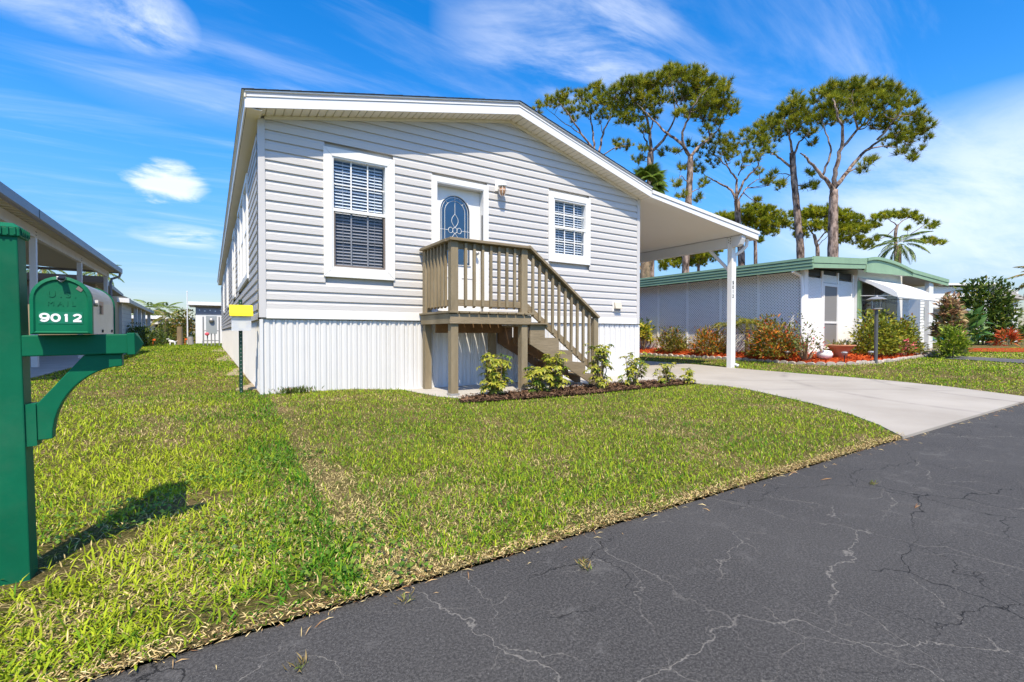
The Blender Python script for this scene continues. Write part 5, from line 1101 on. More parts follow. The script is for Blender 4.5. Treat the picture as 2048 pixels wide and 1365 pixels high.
leaf_mesh('foliage', np.array([[x, y, z + 0.32]]) + rng.normal(0, 0.10, (60, 3)) * [1, 1, 0.3], rdir(60), unit(rdir(60) + [0, 0, 1.2]), rng.uniform(0.08, 0.2, 60), np.full(60, 0.035), pick([(0.16, 0.18, 0.05), (0.3, 0.25, 0.08)], (2, 1), 60), t)
x, y, z = 12.45, -1.02, rbz(12.4, -1.0)
t = thing('swan_planter', 'white swan shaped planter left of the terracotta bowl', 'planter', (x, y, z))
MB().lathe([(0.06, 0), (0.15, 0.05), (0.18, 0.13), (0.14, 0.21), (0.07, 0.23)], (x, y, z), 16).build('body', WHITE, t, smooth=True)
MB().tube([(x - 0.10, y, z + 0.17), (x - 0.20, y, z + 0.28), (x - 0.20, y, z + 0.40), (x - 0.15, y, z + 0.46), (x - 0.10, y, z + 0.43)], [0.05, 0.035, 0.03, 0.035, 0.02], 8).build('neck', WHITE, t, smooth=True)
MB().tube([(x - 0.10, y, z + 0.43), (x - 0.05, y, z + 0.40)], [0.018, 0.006], 6).build('beak', ORANGE, t)
def solar(x, y, label):
    z = rbz(x, y); t = thing('solar_light', label, 'garden light', (x, y, z), 'small solar lights in the red bed')
    MB().tube([(x, y, z), (x, y, z + 0.17)], 0.012, 6).build('stake', BLACK, t); MB().lathe([(0.05, 0), (0.055, 0.06)], (x, y, z + 0.17), 10).build('lens', CLEAR, t); MB().lathe([(0.07, 0), (0.06, 0.025), (0.02, 0.035)], (x, y, z + 0.23), 10).build('cap', GALV, t)
solar(11.98, -0.35, 'small solar garden light beside the red and green shrub'); solar(12.35, -1.50, 'small solar garden light before the white swan planter'); solar(13.5, -1.62, 'small solar garden light right of the terracotta bowl')
t = thing('rock', 'pale boulder at the right end of the mulch bed', 'rock', (18.4, -1.5, 0.12))
mb = MB(); mb.lathe([(0.22, -0.05), (0.33, 0.06), (0.30, 0.17), (0.16, 0.25), (0.03, 0.27)], (18.4, -1.5, 0.12), 9); mb.v = [(a + random.uniform(-.05, .05), b + random.uniform(-.05, .05), c + random.uniform(-.03, .03)) for a, b, c in mb.v]; mb.build('boulder', STONE, t)
# ------------------------------------------------------------------ left neighbour: carport with grey gutter
nl = thing('carport_house', 'cream carport with dark grey gutter left of the lawn', 'carport', (-5.5, 9, 0))
GX = -3.42; g0 = at(150, 470, 'x', GX); gT = at(0, 358, 'x', GX).z; gE = at(245, 545, 'x', GX).y; gZ = 3.30
zt_, zb_ = at(120, 449, 'x', GX).z, at(120, 466, 'x', GX).z
Y0, Y1 = 2.2, gE
MB().prism([(GX, zb_ + 0.02), (GX, zt_), (GX - 0.02, zt_), (GX - 0.10, zt_ - 0.03), (GX - 0.10, zb_), (GX - 0.03, zb_)], 'y', Y0, Y1).build('gutter', GUTTER, nl)
MB().box(GX - 0.002, GX + 0.003, 6.42, 6.47, zb_ + 0.02, zt_).build('gutter_joint', BLACK, nl)
RIBS, nt, b, P = nodes_mat('ribbed_cream_ceiling'); nt.links.new(MX(nt, 0.0, (0.60, 0.56, 0.46), (0.60, 0.56, 0.46)), b.inputs['Base Color']); b.inputs['Roughness'].default_value = 0.7
rp = None; y = Y0
while y < Y1 - 0.05:                           # roof pans, each a shallow trough running up from the gutter
    if rp is None:
        zz = zb_ + 0.03; mb = MB()
        for a, b_, d in ((0.0, 0.03, 0.0), (0.03, 0.27, 0.035), (0.27, 0.30, 0.0)):
            mb.hexa([(GX - 0.10, a, zz + d), (GX - 0.10, b_, zz + d), (GX - 5.6, b_, zz + d + 0.30), (GX - 5.6, a, zz + d + 0.30)], [(GX - 0.10, a, zz + 0.10), (GX - 0.10, b_, zz + 0.10), (GX - 5.6, b_, zz + 0.40), (GX - 5.6, a, zz + 0.40)])
        rp = mb.build('roof_pan', RIBS, nl, here=(0, y, 0))
    else: again(rp, (0, y, 0))
    y += 0.30
BXc = GX - 0.42
MB().box(BXc - 0.05, BXc + 0.05, Y0 + 0.3, Y1 - 0.25, zb_ - 0.18, zb_ + 0.04).build('beam', CREAM, nl)
for px in (68, 160, 212):
    yy = at(px, 600, 'x', BXc).y; MB().box(BXc - 0.055, BXc + 0.055, yy - 0.06, yy + 0.06, 0.05, zb_ - 0.18).build('post', VINYLW, nl)
    mb = MB()
    for q in (-0.03, 0.03):
        for z in (0.05, 0.12): mb.tube([(BXc + 0.049, yy + q, zb_ - z), (BXc + 0.056, yy + q, zb_ - z)], 0.01, 6)
    mb.build('bolt_heads', BLACK, nl)
MB().tube([(GX - 0.05, Y1 - 0.15, zb_), (GX - 0.08, Y1 - 0.15, zb_ - 0.12), (GX - 0.30, Y1 - 0.2, zb_ - 0.22), (BXc + 0.10, Y1 - 0.3, zb_ - 0.4), (BXc + 0.10, Y1 - 0.3, 0.1)], 0.045, 8).build('downspout', GUTTER, nl)
# rear fascia at the far side of the pans and house wall behind
MB().box(GX - 5.6, GX - 0.1, Y1 - 0.02, Y1 + 0.02, zb_ + 0.02, zb_ + 0.12).build('end_fascia', GUTTER, nl)
MB().box(GX - 9.0, GX - 5.5, Y0 - 0.5, Y1, 0.05, zb_ + 0.5).build('wall', CREAM, nl)
def simple_house(name, label, x0, x1, y0, y1, h, wm, rm, over=0.4, th=0.22, slope=0.0, group=None):
    t = thing(name, label, 'house', ((x0 + x1) / 2, y0, 0), group)
    MB().box(x0, x1, y0, y1, -0.05, h - 0.01).build('wall', wm, t)
    mb = MB(); a, b_ = x0 - over, x1 + over; c = (a + b_) / 2
    mb.prism([(a, h), (b_, h), (b_, h + th), (c, h + th + slope), (a, h + th)], 'y', y0 - over, y1 + over); mb.build('roof', rm, t)
    return t
# second house: tan wall under a dark fascia
h2 = thing('tan_house', 'tan house with dark fascia behind the grey guttered carport', 'house', (-7, 19, 0))
eX = at(208, 556, 'y', 19).x; eZ = at(208, 556, 'y', 19).z; fB = at(208, 566, 'y', 19).z
MB().box(-14, eX - 0.35, 19.5, 30, -0.05, fB - 0.02).build('wall', TANW, h2)
mb = MB(); ex2 = at(247, 589, 'y', 23.5)
mb.hexa([(-14, 19, fB + 0.12), (eX, 19, fB), (ex2.x, 23.5, ex2.z - 0.12), (-14, 23.5, fB)], [(-14, 19, eZ + 0.12), (eX, 19, eZ), (ex2.x, 23.5, ex2.z), (-14, 23.5, eZ)]); mb.build('roof', GUTTER, h2)
MB().box(-14, eX + 0.01, 18.96, 18.998, fB, eZ + 0.06).build('fascia', BLACK, h2)
# third house: light grey siding, white eave, lanai posts
h3 = thing('grey_bungalow', 'light grey bungalow with white eave and lanai posts beyond the hedge', 'house', (-6, 25, 0))
c3 = at(258, 598, 'y', 25); e3 = at(308, 623, 'y', 37)
MB().box(-12, c3.x - 0.35, 25.4, 29.0, -0.05, c3.z - 0.22).build('wall', LGREY, h3)
for i in range(9): MB().box(c3.x - 0.352, c3.x - 0.338, 25.45, 28.95, 0.35 + i * 0.22, 0.365 + i * 0.22).build('clapboard_line', GUTTER, h3)
MB().box(-12, c3.x - 2.6, 29.01, 37, -0.05, c3.z - 0.25).build('wall', CREAM, h3)
mb = MB(); mb.hexa([(-12, 25, c3.z - 0.20), (c3.x, 25, c3.z - 0.20), (e3.x, 37, e3.z - 0.20), (-12, 37, e3.z - 0.1)], [(-12, 25, c3.z + 0.35), (c3.x, 25, c3.z), (e3.x, 37, e3.z), (-12, 37, e3.z + 0.35)]); mb.build('roof', CREAM, h3)
MB().prism([(-12, c3.z + 0.2), (-12, c3.z + 0.36), (c3.x + 0.02, c3.z + 0.02), (c3.x + 0.02, c3.z - 0.21)], 'y', 24.93, 24.995).build('fascia', WHITE, h3)
for yy in (29.6, 31.4, 33.4, 36.4):
    xx = c3.x + (e3.x - c3.x) * (yy - 25) / 12 - 0.25; MB().box(xx - 0.09, xx + 0.09, yy - 0.09, yy + 0.09, -0.05, c3.z - 0.3).build('post', VINYLW, h3)
# far white house across the rear
h4 = thing('white_bungalow', 'long white flat roofed house with arched doorway across the back', 'house', (-5, 44, 0))
a = at(262, 631, 'y', 44); b4 = at(372, 637, 'y', 44); l4 = at(298, 644, 'y', 43); r4 = at(352, 648, 'y', 43)
MB().box(a.x - 6, b4.x + 0.2, 45.0, 54, -0.1, a.z - 0.25).build('wall', LGREY, h4)
MB().box(a.x - 7, b4.x + 0.4, 44, 55, a.z - 0.26, a.z + 0.02).build('roof', WHITE, h4)
MB().box(l4.x, b4.x - 0.2, 42.6, 44.99, l4.z - 0.20, l4.z).build('porch_roof', WHITE, h4)
MB().box(l4.x, l4.x + 1.3, 44.9, 44.98, 0, l4.z - 0.22).build('door', WHITE, h4)
ar = at(352, 684, 'y', 44.9); MB().prism([(ar.x - 0.8, 0.05), (ar.x + 0.8, 0.05), (ar.x + 0.8, 0.85)] + [(ar.x + 0.8 * math.cos(t), 0.85 + 0.75 * math.sin(t)) for t in np.linspace(0, math.pi, 10)], 'y', 44.88, 44.99).build('arched_opening', DARK, h4)
wq = at(318, 654, 'y', 44.9); MB().box(wq.x - 0.25, wq.x + 0.25, 44.9, 44.98, wq.z - 0.3, wq.z + 0.3).build('window', DARK, h4)
# shed behind the house
sx = at(375, 603, 'y', 34.6); sb = at(375, 610, 'y', 34.6); sw = at(391, 640, 'y', 35); bb = at(420, 628, 'y', 35)
shd = thing('garden_shed', 'white shed with wide roof overhang behind the grey house', 'shed', (0.5, 35, 0))
MB().box(sw.x, 4.5, 35, 39, -0.05, bb.z - 0.05).build('wall', WHITE, shd)
MB().box(sw.x + 0.01, 4.5, 34.96, 39.01, bb.z - 0.045, sb.z - 0.03).build('frieze', GUTTER, shd)
mb = MB()
for i in range(8):
    xx = sw.x + 0.25 + i * 0.33; mb.tube([(xx, 34.945, sb.z - 0.35 - 0.06 * (i % 2)), (xx, 34.93, sb.z - 0.35 - 0.06 * (i % 2))], 0.05, 8)
mb.build('vent_holes', WHITE, shd)
MB().box(sx.x, 5, 34.60, 34.66, sb.z, sx.z).build('fascia', WHITE, shd); MB().box(sx.x, 5, 34.661, 39.4, sb.z + 0.03, sx.z - 0.01).build('roof', WHITE, shd)
MB().box(sx.x + 0.5, 4.6, 34.75, 34.93, sb.z - 0.12, sb.z - 0.002).build('rafter', TIMBER, shd)
# electric meter rack, timber post, pole, stump, dog, flags, hedges
ex, ey = at(423, 690, 'y', 27.3).x, 27.3
em = thing('meter_rack', 'grey electric meter box on a pipe rack behind the house', 'meter', (ex, ey, 0.06)); tz = at(423, 634, 'y', ey).z; mz0 = at(423, 668, 'y', ey).z
for s_ in (-1, 1): MB().tube([(ex + s_ * 0.41, ey, -0.02), (ex + s_ * 0.41, ey, tz)], 0.04, 8).build('pipe', PIPE, em)
for z in (0.35, 0.95): MB().box(ex - 0.45, ex + 0.45, ey - 0.04, ey - 0.01, z, z + 0.05).build('crossbar', PIPE, em)
MB().box(ex - 0.27, ex + 0.29, ey - 0.16, ey - 0.03, mz0, tz + 0.05).build('meter_box', mat('meter_grey', (0.33, 0.37, 0.40), 0.5, 0.3), em, bevel=0.01)
mb = MB(); mb.lathe([(0.14, 0), (0.14, 0.06), (0.11, 0.13), (0.04, 0.15)], n=14); mb.v = [(p + ex + 0.01, ey - 0.16 - r, q + tz - 0.22) for p, q, r in mb.v]; mb.build('meter_dial', GALV, em, smooth=True)
for k, xx in enumerate((-0.2, 0.0, 0.18)): MB().tube([(ex + xx, ey - 0.08, -0.02), (ex + xx, ey - 0.08, mz0)], 0.035, 7).build('conduit', PIPE, em)
MB().lathe([(0.03, -0.1), (0.12, -0.04), (0.13, 0.04), (0.04, 0.1)], (ex - 0.22, ey - 0.12, mz0 - 0.02), 9).build('pink_bow', PINK, em)
px_ = at(360, 690, 'y', 29.7); t = thing('timber_post', 'stubby weathered timber post standing in the side lawn', 'post', (px_.x, 29.7, 0.06))
MB().lathe([(0.17, -0.05), (0.165, 0.6), (0.15, at(360, 652, 'y', 29.7).z - 0.08), (0.14, at(360, 652, 'y', 29.7).z - 0.06)], (px_.x, 29.7, 0.0), 10).build('trunk_post', TIMBER, t)
q = at(375, 660, 'y', 33); t = thing('flagpole', 'thin white pole in front of the shed overhang', 'pole', (q.x, 33, 0.06)); MB().tube([(q.x, 33, -0.02), (q.x, 33, at(375, 585, 'y', 33).z)], [0.045, 0.03], 8).build('pole', WHITE, t); MB().lathe([(0.02, 0), (0.05, 0.04), (0.02, 0.09)], (q.x, 33, at(375, 585, 'y', 33).z), 8).build('finial', WHITE, t)
q = at(381, 690, 'y', 30.5); t = thing('concrete_stump', 'leaning pale concrete stump near the shed', 'stump', (q.x, 30.5, 0.06)); MB().tube([(q.x + 0.03, 30.5, -0.03), (q.x - 0.03, 30.5, at(381, 674, 'y', 30.5).z)], [0.17, 0.16], 12).build('drum', CONC, t)
q = at(343, 692, 'y', 28.5); x, y, z = q.x, 28.5, 0.06
t = thing('dog_statue', 'small white and black dog ornament on the side lawn', 'statue', (x, y, z))
mb = MB(); mb.tube([(x + 0.22, y, z + 0.22), (x + 0.1, y, z + 0.24), (x - 0.05, y, z + 0.27), (x - 0.13, y, z + 0.33)], [0.05, 0.085, 0.09, 0.05], 9)
for a, b_ in ((0.17, -0.05), (0.19, 0.05), (-0.07, -0.05), (-0.06, 0.05)): mb.tube([(x + a, y + b_, z + 0.2), (x + a + 0.01, y + b_, z + 0.1), (x + a - 0.01, y + b_, z - 0.01)], [0.035, 0.025, 0.028], 6)
mb.tube([(x - 0.13, y, z + 0.33), (x - 0.17, y, z + 0.42), (x - 0.24, y, z + 0.40)], [0.05, 0.06, 0.03], 8); mb.tube([(x + 0.22, y, z + 0.23), (x + 0.30, y, z + 0.33)], [0.02, 0.01], 5); mb.build('body', WHITE, t, smooth=True)
for s_ in (-1, 1): MB().prism([(x - 0.19, z + 0.46), (x - 0.15, z + 0.46), (x - 0.145, z + 0.37), (x - 0.165, z + 0.36)], 'y', y + s_ * 0.055 - 0.01, y + s_ * 0.055 + 0.01).build('ear', BLACK, t)
for px, yy, w in ((306, 27.5, 'nearer the hedge'), (370, 29.2, 'beside the timber post')):
    q = at(px, 690, 'y', yy); t = thing('marker_flag', 'tiny orange marker flag in the grass ' + w, 'flag', (q.x, yy, 0.06), 'orange marker flags in the side lawn'); MB().tube([(q.x, yy, 0.03), (q.x, yy, 0.50)], 0.012, 5).build('wire', ORANGE, t); MB().box(q.x, q.x + 0.12, yy - 0.004, yy + 0.004, 0.40, 0.5).build('flag', ORANGE, t)
HG = [(0.09, 0.14, 0.015), (0.15, 0.19, 0.025), (0.045, 0.075, 0.01)]
for i, (px, yy, rx, h, lab) in enumerate(((262, 27.5, 1.6, 1.22, 'clipped green hedge mound left of the side lawn'), (292, 29.0, 1.0, 1.05, 'darker green hedge mound at the right end of the row'), (330, 34.0, 0.55, 0.75, 'small round green bush by the far porch'))):
    q = at(px, 690, 'y', yy); shrub('hedge_bush', lab, 'hedge', q.x, yy, rx, 1.0, h, 2600 if i < 2 else 700, 0.13, HG, (3, 3, 4), 'hedges at the end of the side lawn', z=0.0, shape='dome')
for px, yy, rx, h, lab, cols in ((395, 36.5, 1.0, 2.3, 'yellow green shrub filling the gap beside the shed', [(0.20, 0.20, 0.02), (0.33, 0.17, 0.03), (0.08, 0.10, 0.015)]), (377, 40.5, 1.6, 2.6, 'tall dark shrub beyond the white pole', HG)):
    q = at(px, 690, 'y', yy); shrub('tall_shrub', lab, 'shrub', q.x - 0.6, yy, rx, 1.0, h, 1300, 0.2, cols, (3, 2, 3), None, z=0.0)

# ------------------------------------------------------------------ palms
def frond_mesh(L, nl, w, droop, colr, name, parent, here, rot):
    C, D, Nn, LL = [], [], [], []; p = Vector((0, 0, 0)); d = Vector((1, 0, 0.25)).normalized(); pts = [p.copy()]
    for s_ in range(nl):
        p = p + d * (L / nl); d = (d + Vector((0, 0, -droop / nl * 2.2))).normalized(); pts.append(p.copy()); f = s_ / nl
        if f > 0.12:
            for g in (1, -1):
                C.append(tuple(p)); D.append(tuple((Vector((0, g, 0)) + d * 0.7 + Vector((0, 0, -0.35 - 0.3 * random.random()))).normalized())); Nn.append((0, 0, 1)); LL.append(w * math.sin(math.pi * (0.15 + 0.8 * f)) * random.uniform(0.85, 1.1))
    LL = np.array(LL); C = np.array(C); n = len(C)
    o = leaf_mesh(name, C, np.array(Nn, float) + rng.normal(0, 0.15, (n, 3)), np.array(D), LL, LL * 0.11 + 0.015, pick(colr, [1] * len(colr), n), None)
    return o
def palm(name, label, base, h, L, nf, cols, tr, group=None, lean=(0, 0), old=0, fan=False):
    t = thing(name, label, 'palm', tuple(base), group); b0 = Vector(base); top = b0 + Vector((lean[0], lean[1], h))
    mb = MB(); pts = [b0.lerp(top, f) + Vector((lean[0] * -0.25 * math.sin(f * 3.14), 0, 0)) for f in np.linspace(0, 1, 9)]; mb.tube(pts, [tr * (1.25 - 0.4 * f) for f in np.linspace(0, 1, 9)], 10); tk = mb.build('trunk', PALMBARK, t, smooth=True)
    if old:
        bt = None
        for k in range(old):
            a = k * 2.4; z = 0.35 + (h - 0.5) * k / old; p = b0.lerp(top, z / h); loc = p + Vector((math.cos(a), math.sin(a), 0)) * tr
            if bt is None: bt = MB().hexa([(-0.02, -0.06, 0), (0.03, -0.06, 0), (0.03, 0.06, 0), (-0.02, 0.06, 0)], [(0.08, -0.03, 0.34), (0.11, -0.03, 0.34), (0.11, 0.03, 0.34), (0.08, 0.03, 0.34)]).build('frond_stub', PALMBARK, t, here=loc); o = bt
            else: o = again(bt, loc)
            o.rotation_euler = (0, 0, a)
    fr = None
    for k in range(nf):
        a = k * 2.39996; el = 1.15 - 1.75 * (k / nf) + random.uniform(-.1, .1)
        if fr is None:
            if fan:
                n = 34; ang = np.linspace(-1.9, 1.9, n); st = L * 0.5; Cc = np.tile([[st, 0, 0.0]], (n, 1)); Dd = np.stack([np.cos(ang), np.sin(ang), -0.12 * np.abs(ang)], 1)
                Ll = L * 0.55 * (1 - 0.12 * np.abs(ang)); fr = leaf_mesh('frond', Cc, np.tile([[0, 0, 1.0]], (n, 1)), unit(Dd), Ll, np.full(n, L * 0.05), pick(cols, [1] * len(cols), n), None, droop=0.35)
            else: fr = frond_mesh(L, 26, L * 0.24, 0.9, cols, 'frond', t, (0, 0, 0), None)
            o = fr; o.parent = t
        else: o = fr.copy(); COL.objects.link(o); o.parent = t
        o.location = top - b0; s_ = random.uniform(0.85, 1.1); o.scale = (s_, s_, s_); o.rotation_euler = Matrix.Rotation(a, 3, 'Z').to_quaternion().to_euler() if False else (Matrix.Rotation(a, 3, 'Z') @ Matrix.Rotation(-el, 3, 'Y')).to_euler()
    return t
PG = [(0.12, 0.20, 0.02), (0.08, 0.13, 0.015), (0.20, 0.25, 0.04)]
PO = [(0.24, 0.23, 0.03), (0.16, 0.17, 0.02), (0.30, 0.19, 0.06)]
def spot(px, d): q = deep(px, 667, d); return (q.x, q.y)
def hz(py, d): return CAM.z + d * (667 - py) / FPX
x, y = spot(1290, 22); palm('sabal_palm', 'shaggy trunked cabbage palm rising behind the grey house corner', (x, y, 0), hz(372, 22), 1.05, 34, PG, 0.22, old=46, fan=True)
x, y = spot(1796, 29); palm('coconut_palm', 'small feathery palm above the sage roof', (x, y, 0), hz(492, 29), 1.75, 18, PG, 0.13)
x, y = spot(2090, 30); palm('leaning_palm', 'grey trunked palm cut by the right edge of the view', (x, y, 0.1), hz(560, 30), 2.1, 18, PO, 0.28, lean=(0.2, 0))
for px, py, d, L, lab in ((90, 540, 40, 1.9, 'palm crown showing behind the first carport post'), (200, 548, 42, 2.0, 'palm crown over the dark fascia roof'), (300, 622, 52, 2.4, 'dark palm crown above the white bungalow roof'), (330, 626, 55, 2.6, 'rounded palm crown right of the dark one')):
    x, y = spot(px, d); palm('background_palm', lab, (x, y, 0), hz(py, d), L, 16, PG, 0.16, 'palms behind the left houses')
x, y = spot(334, 40); palm('young_palm', 'short yellow palm with smooth trunk before the white bungalow', (x, y, 0), hz(640, 40), 1.7, 18, PO, 0.16)

# ------------------------------------------------------------------ pines
ZX, ZY, ZS = 1040, 100, 2.3814
def smooth_path(pts, k=5):
    out = []
    for i in range(len(pts) - 1):
        p0, p1, p2, p3 = pts[max(i - 1, 0)], pts[i], pts[i + 1], pts[min(i + 2, len(pts) - 1)]
        for f in np.linspace(0, 1, k, endpoint=False):
            out.append(0.5 * (2 * p1 + (p2 - p0) * f + (2 * p0 - 5 * p1 + 4 * p2 - p3) * f * f + (3 * p1 - p0 - 3 * p2 + p3) * f ** 3))
    return out + [pts[-1]]
def pine(name, label, depth, trunk, limbs, blobs, tw, dens=1.0, group='tall pines behind the lattice house', cols=None, tuft=0.40, seed=1, thick=0.9):
    r = np.random.default_rng(seed); P2 = lambda a: (ZX + a[0] / ZS, ZY + a[1] / ZS); mpp = depth / FPX / ZS          # metres per survey unit
    b = deep(*P2(trunk[0]), depth); base = Vector((b.x, b.y, 0.0)); t = thing(name, label, 'tree', tuple(base), group)
    mb = MB(); tp2 = smooth_path([base] + [deep(*P2(q), depth) for q in trunk], 6); rr = [tw * 0.39 * (1.12 - 0.34 * k / len(tp2)) * (1 + 0.06 * math.sin(k * 2.1)) for k in range(len(tp2))]
    mb.tube(tp2, rr, 10); skel = []
    for li, (w, pts) in enumerate(limbs):
        off = r.uniform(-1, 1) * 0.8; L3 = []
        for i, q in enumerate(pts): L3.append(deep(*P2(q), depth + off * i * 0.7 + (r.normal(0, 0.1) if i else 0)))
        fine = smooth_path(L3, 5); fine = [fine[0]] + [p + Vector(r.normal(0, 0.022, 3)) for p in fine[1:]]
        rs = [w * 0.34 * (1 - 0.80 * k / (len(fine) - 1)) for k in range(len(fine))]; mb.tube(fine, rs, 7); skel += list(zip(fine[2:], rs[2:]))
    skel += list(zip(tp2[-2:], rr[-2:]))
    SP = np.array([tuple(p) for p, _ in skel]); cen, axs = [], []
    for bx, by, br in blobs:
        c = deep(*P2((bx, by)), depth + r.normal(0, br * mpp * 0.6)); R_ = br * mpp; R_ *= 1.14; n = max(8, int(dens * 82.0 * R_ ** 2))
        hub = c + Vector((0, 0, -R_ * 0.45)); j = int(np.argmin(((SP - np.array(hub)) ** 2).sum(1))); s0 = skel[j][0]
        w0 = min(skel[j][1] * 0.7, 0.045); path = smooth_path([s0, s0.lerp(hub, 0.5) + Vector(r.normal(0, 0.08, 3)) + Vector((0, 0, -0.06)), hub], 4); mb.tube(path, [w0 * (1 - 0.55 * k / (len(path) - 1)) for k in range(len(path))], 5)
        for _ in range(n):
            u = Vector(r.normal(0, 1, 3)).normalized() * (r.uniform(0.05, 1.0) ** 0.42); p = c + Vector((u.x * R_, u.y * R_, u.z * R_ * 0.72)); cen.append(p); axs.append((u * 0.55 + Vector((0, 0, 0.9))).normalized())
            if r.random() < 0.22: mb.tube([hub, hub.lerp(p, 0.55) + Vector(r.normal(0, 0.04, 3)), p], [0.016, 0.011, 0.007], 4, cap=False)
    mb.build('trunk', BARK, t, smooth=True)
    cen = np.array([tuple(c) for c in cen]); axs = np.array([tuple(a) for a in axs]); n = len(cen); K = 40
    d = unit(np.repeat(axs, K, 0) * 0.95 + r.normal(0, 0.62, (n * K, 3))); c = np.repeat(cen, K, 0) - d * 0.04
    ln = tuft * r.uniform(0.6, 1.1, n * K) * np.repeat(r.uniform(0.7, 1.2, n), K); sd = unit(np.cross(d, r.normal(0, 1, (n * K, 3)))); w = 0.0155 * depth / 26
    V = np.stack([c - sd * w, c + sd * w, c + d * ln[:, None]], 1).reshape(-1, 3); F = np.arange(n * K * 3).reshape(-1, 3)
    base_c = pick(cols or [(0.31, 0.325, 0.021), (0.22, 0.25, 0.018), (0.38, 0.345, 0.026), (0.12, 0.16, 0.015)], (4, 4, 1.5, 2), n); cc = np.repeat(base_c, K * 3, 0) * np.repeat(r.uniform(0.8, 1.2, n * K), 3)[:, None]
    np_mesh('crown', V, F, NEEDLE, cc, t); return t
pine('pine_tree', 'pine leaning out behind the roof peak, leftmost of the tall pines', 33, [(375, 640), (372, 520)],
     [(0.30, [(372, 520), (355, 480), (290, 400), (225, 300), (180, 250)]), (0.24, [(355, 480), (345, 380), (330, 290), (300, 230)]), (0.26, [(372, 520), (395, 400), (430, 310), (400, 220)]), (0.16, [(372, 520), (450, 470), (520, 455)]), (0.12, [(290, 400), (200, 340), (120, 270)]), (0.1, [(395, 400), (370, 300)])],
     [(80, 280, 30), (130, 250, 38), (190, 240, 45), (240, 280, 42), (215, 215, 32), (295, 225, 48), (340, 200, 40), (375, 190, 38), (360, 250, 48), (410, 240, 45), (430, 300, 45), (320, 290, 36), (480, 450, 36), (515, 458, 24), (385, 330, 25), (260, 330, 24)], 0.48, 0.8, seed=3)
pine('pine_tree', 'pine with pale forked trunk straight behind the cabbage palm', 29, [(622, 700), (620, 580), (622, 490)],
     [(0.26, [(622, 490), (600, 440), (580, 385)]), (0.34, [(622, 490), (620, 400), (600, 320), (550, 250), (500, 190)]), (0.30, [(622, 490), (680, 430), (705, 390), (740, 300), (720, 200)]), (0.16, [(620, 400), (640, 300), (650, 200)]), (0.12, [(622, 520), (585, 510), (560, 520)]), (0.12, [(640, 475), (690, 490)]), (0.14, [(600, 320), (540, 310), (480, 270)])],
     [(455, 215, 42), (500, 190, 50), (545, 165, 50), (480, 270, 48), (530, 250, 50), (590, 175, 55), (640, 150, 55), (600, 250, 50), (545, 320, 45), (490, 335, 35), (660, 230, 50), (700, 140, 50), (645, 300, 36), (560, 520, 26), (580, 470, 22), (690, 490, 24), (590, 380, 24), (735, 110, 40)], 0.60, 1.15, seed=4)
pine('pine_tree', 'pine with slim red trunk and widest crown right of the pale forked one', 27, [(790, 960), (800, 760), (808, 620), (812, 512)],
     [(0.30, [(812, 512), (760, 440), (690, 390), (620, 320), (560, 260)]), (0.28, [(812, 512), (860, 450), (905, 420), (880, 350), (850, 290)]), (0.26, [(812, 512), (770, 430), (800, 330), (840, 250), (900, 180)]), (0.16, [(905, 420), (950, 370), (985, 290)]), (0.14, [(800, 330), (740, 240), (720, 140)]), (0.10, [(804, 650), (770, 600), (750, 640)]), (0.10, [(802, 690), (850, 660), (880, 640)]), (0.08, [(800, 700), (770, 690)])],
     [(720, 105, 44), (770, 130, 50), (820, 130, 50), (870, 155, 52), (920, 180, 48), (960, 215, 50), (985, 270, 46), (1010, 295, 28), (930, 270, 55), (880, 240, 55), (820, 210, 55), (770, 220, 50), (870, 310, 45), (930, 330, 38), (820, 290, 42), (770, 300, 34), (970, 165, 32), (860, 105, 28), (770, 560, 24), (745, 640, 24), (765, 690, 24), (870, 640, 26), (850, 710, 22), (740, 490, 18), (890, 380, 26)], 0.52, 1.25, seed=5)
pine('pine_tree', 'thin crowned pine with bent trunk between the two big groups', 29, [(1055, 1010), (1042, 880), (1035, 740), (1030, 715)],
     [(0.26, [(1030, 715), (995, 660), (920, 620), (870, 590)]), (0.26, [(1030, 715), (1030, 620), (990, 560), (965, 480)]), (0.24, [(1030, 705), (1080, 610), (1130, 560), (1150, 500)]), (0.16, [(1034, 730), (1070, 670), (1130, 620), (1200, 615)]), (0.12, [(990, 560), (930, 500), (900, 460)]), (0.12, [(1040, 600), (1060, 540), (1050, 470)])],
     [(910, 440, 36), (950, 425, 38), (1000, 430, 40), (1045, 460, 42), (960, 480, 38), (1000, 510, 36), (1090, 430, 40), (1125, 480, 40), (1100, 520, 34), (880, 490, 34), (920, 540, 30), (865, 580, 28), (1060, 550, 28), (1140, 580, 26), (1190, 620, 24), (1240, 655, 18), (840, 540, 28), (1075, 395, 28), (1130, 720, 14), (1170, 640, 20), (820, 450, 26)], 0.50, 0.72, seed=6)
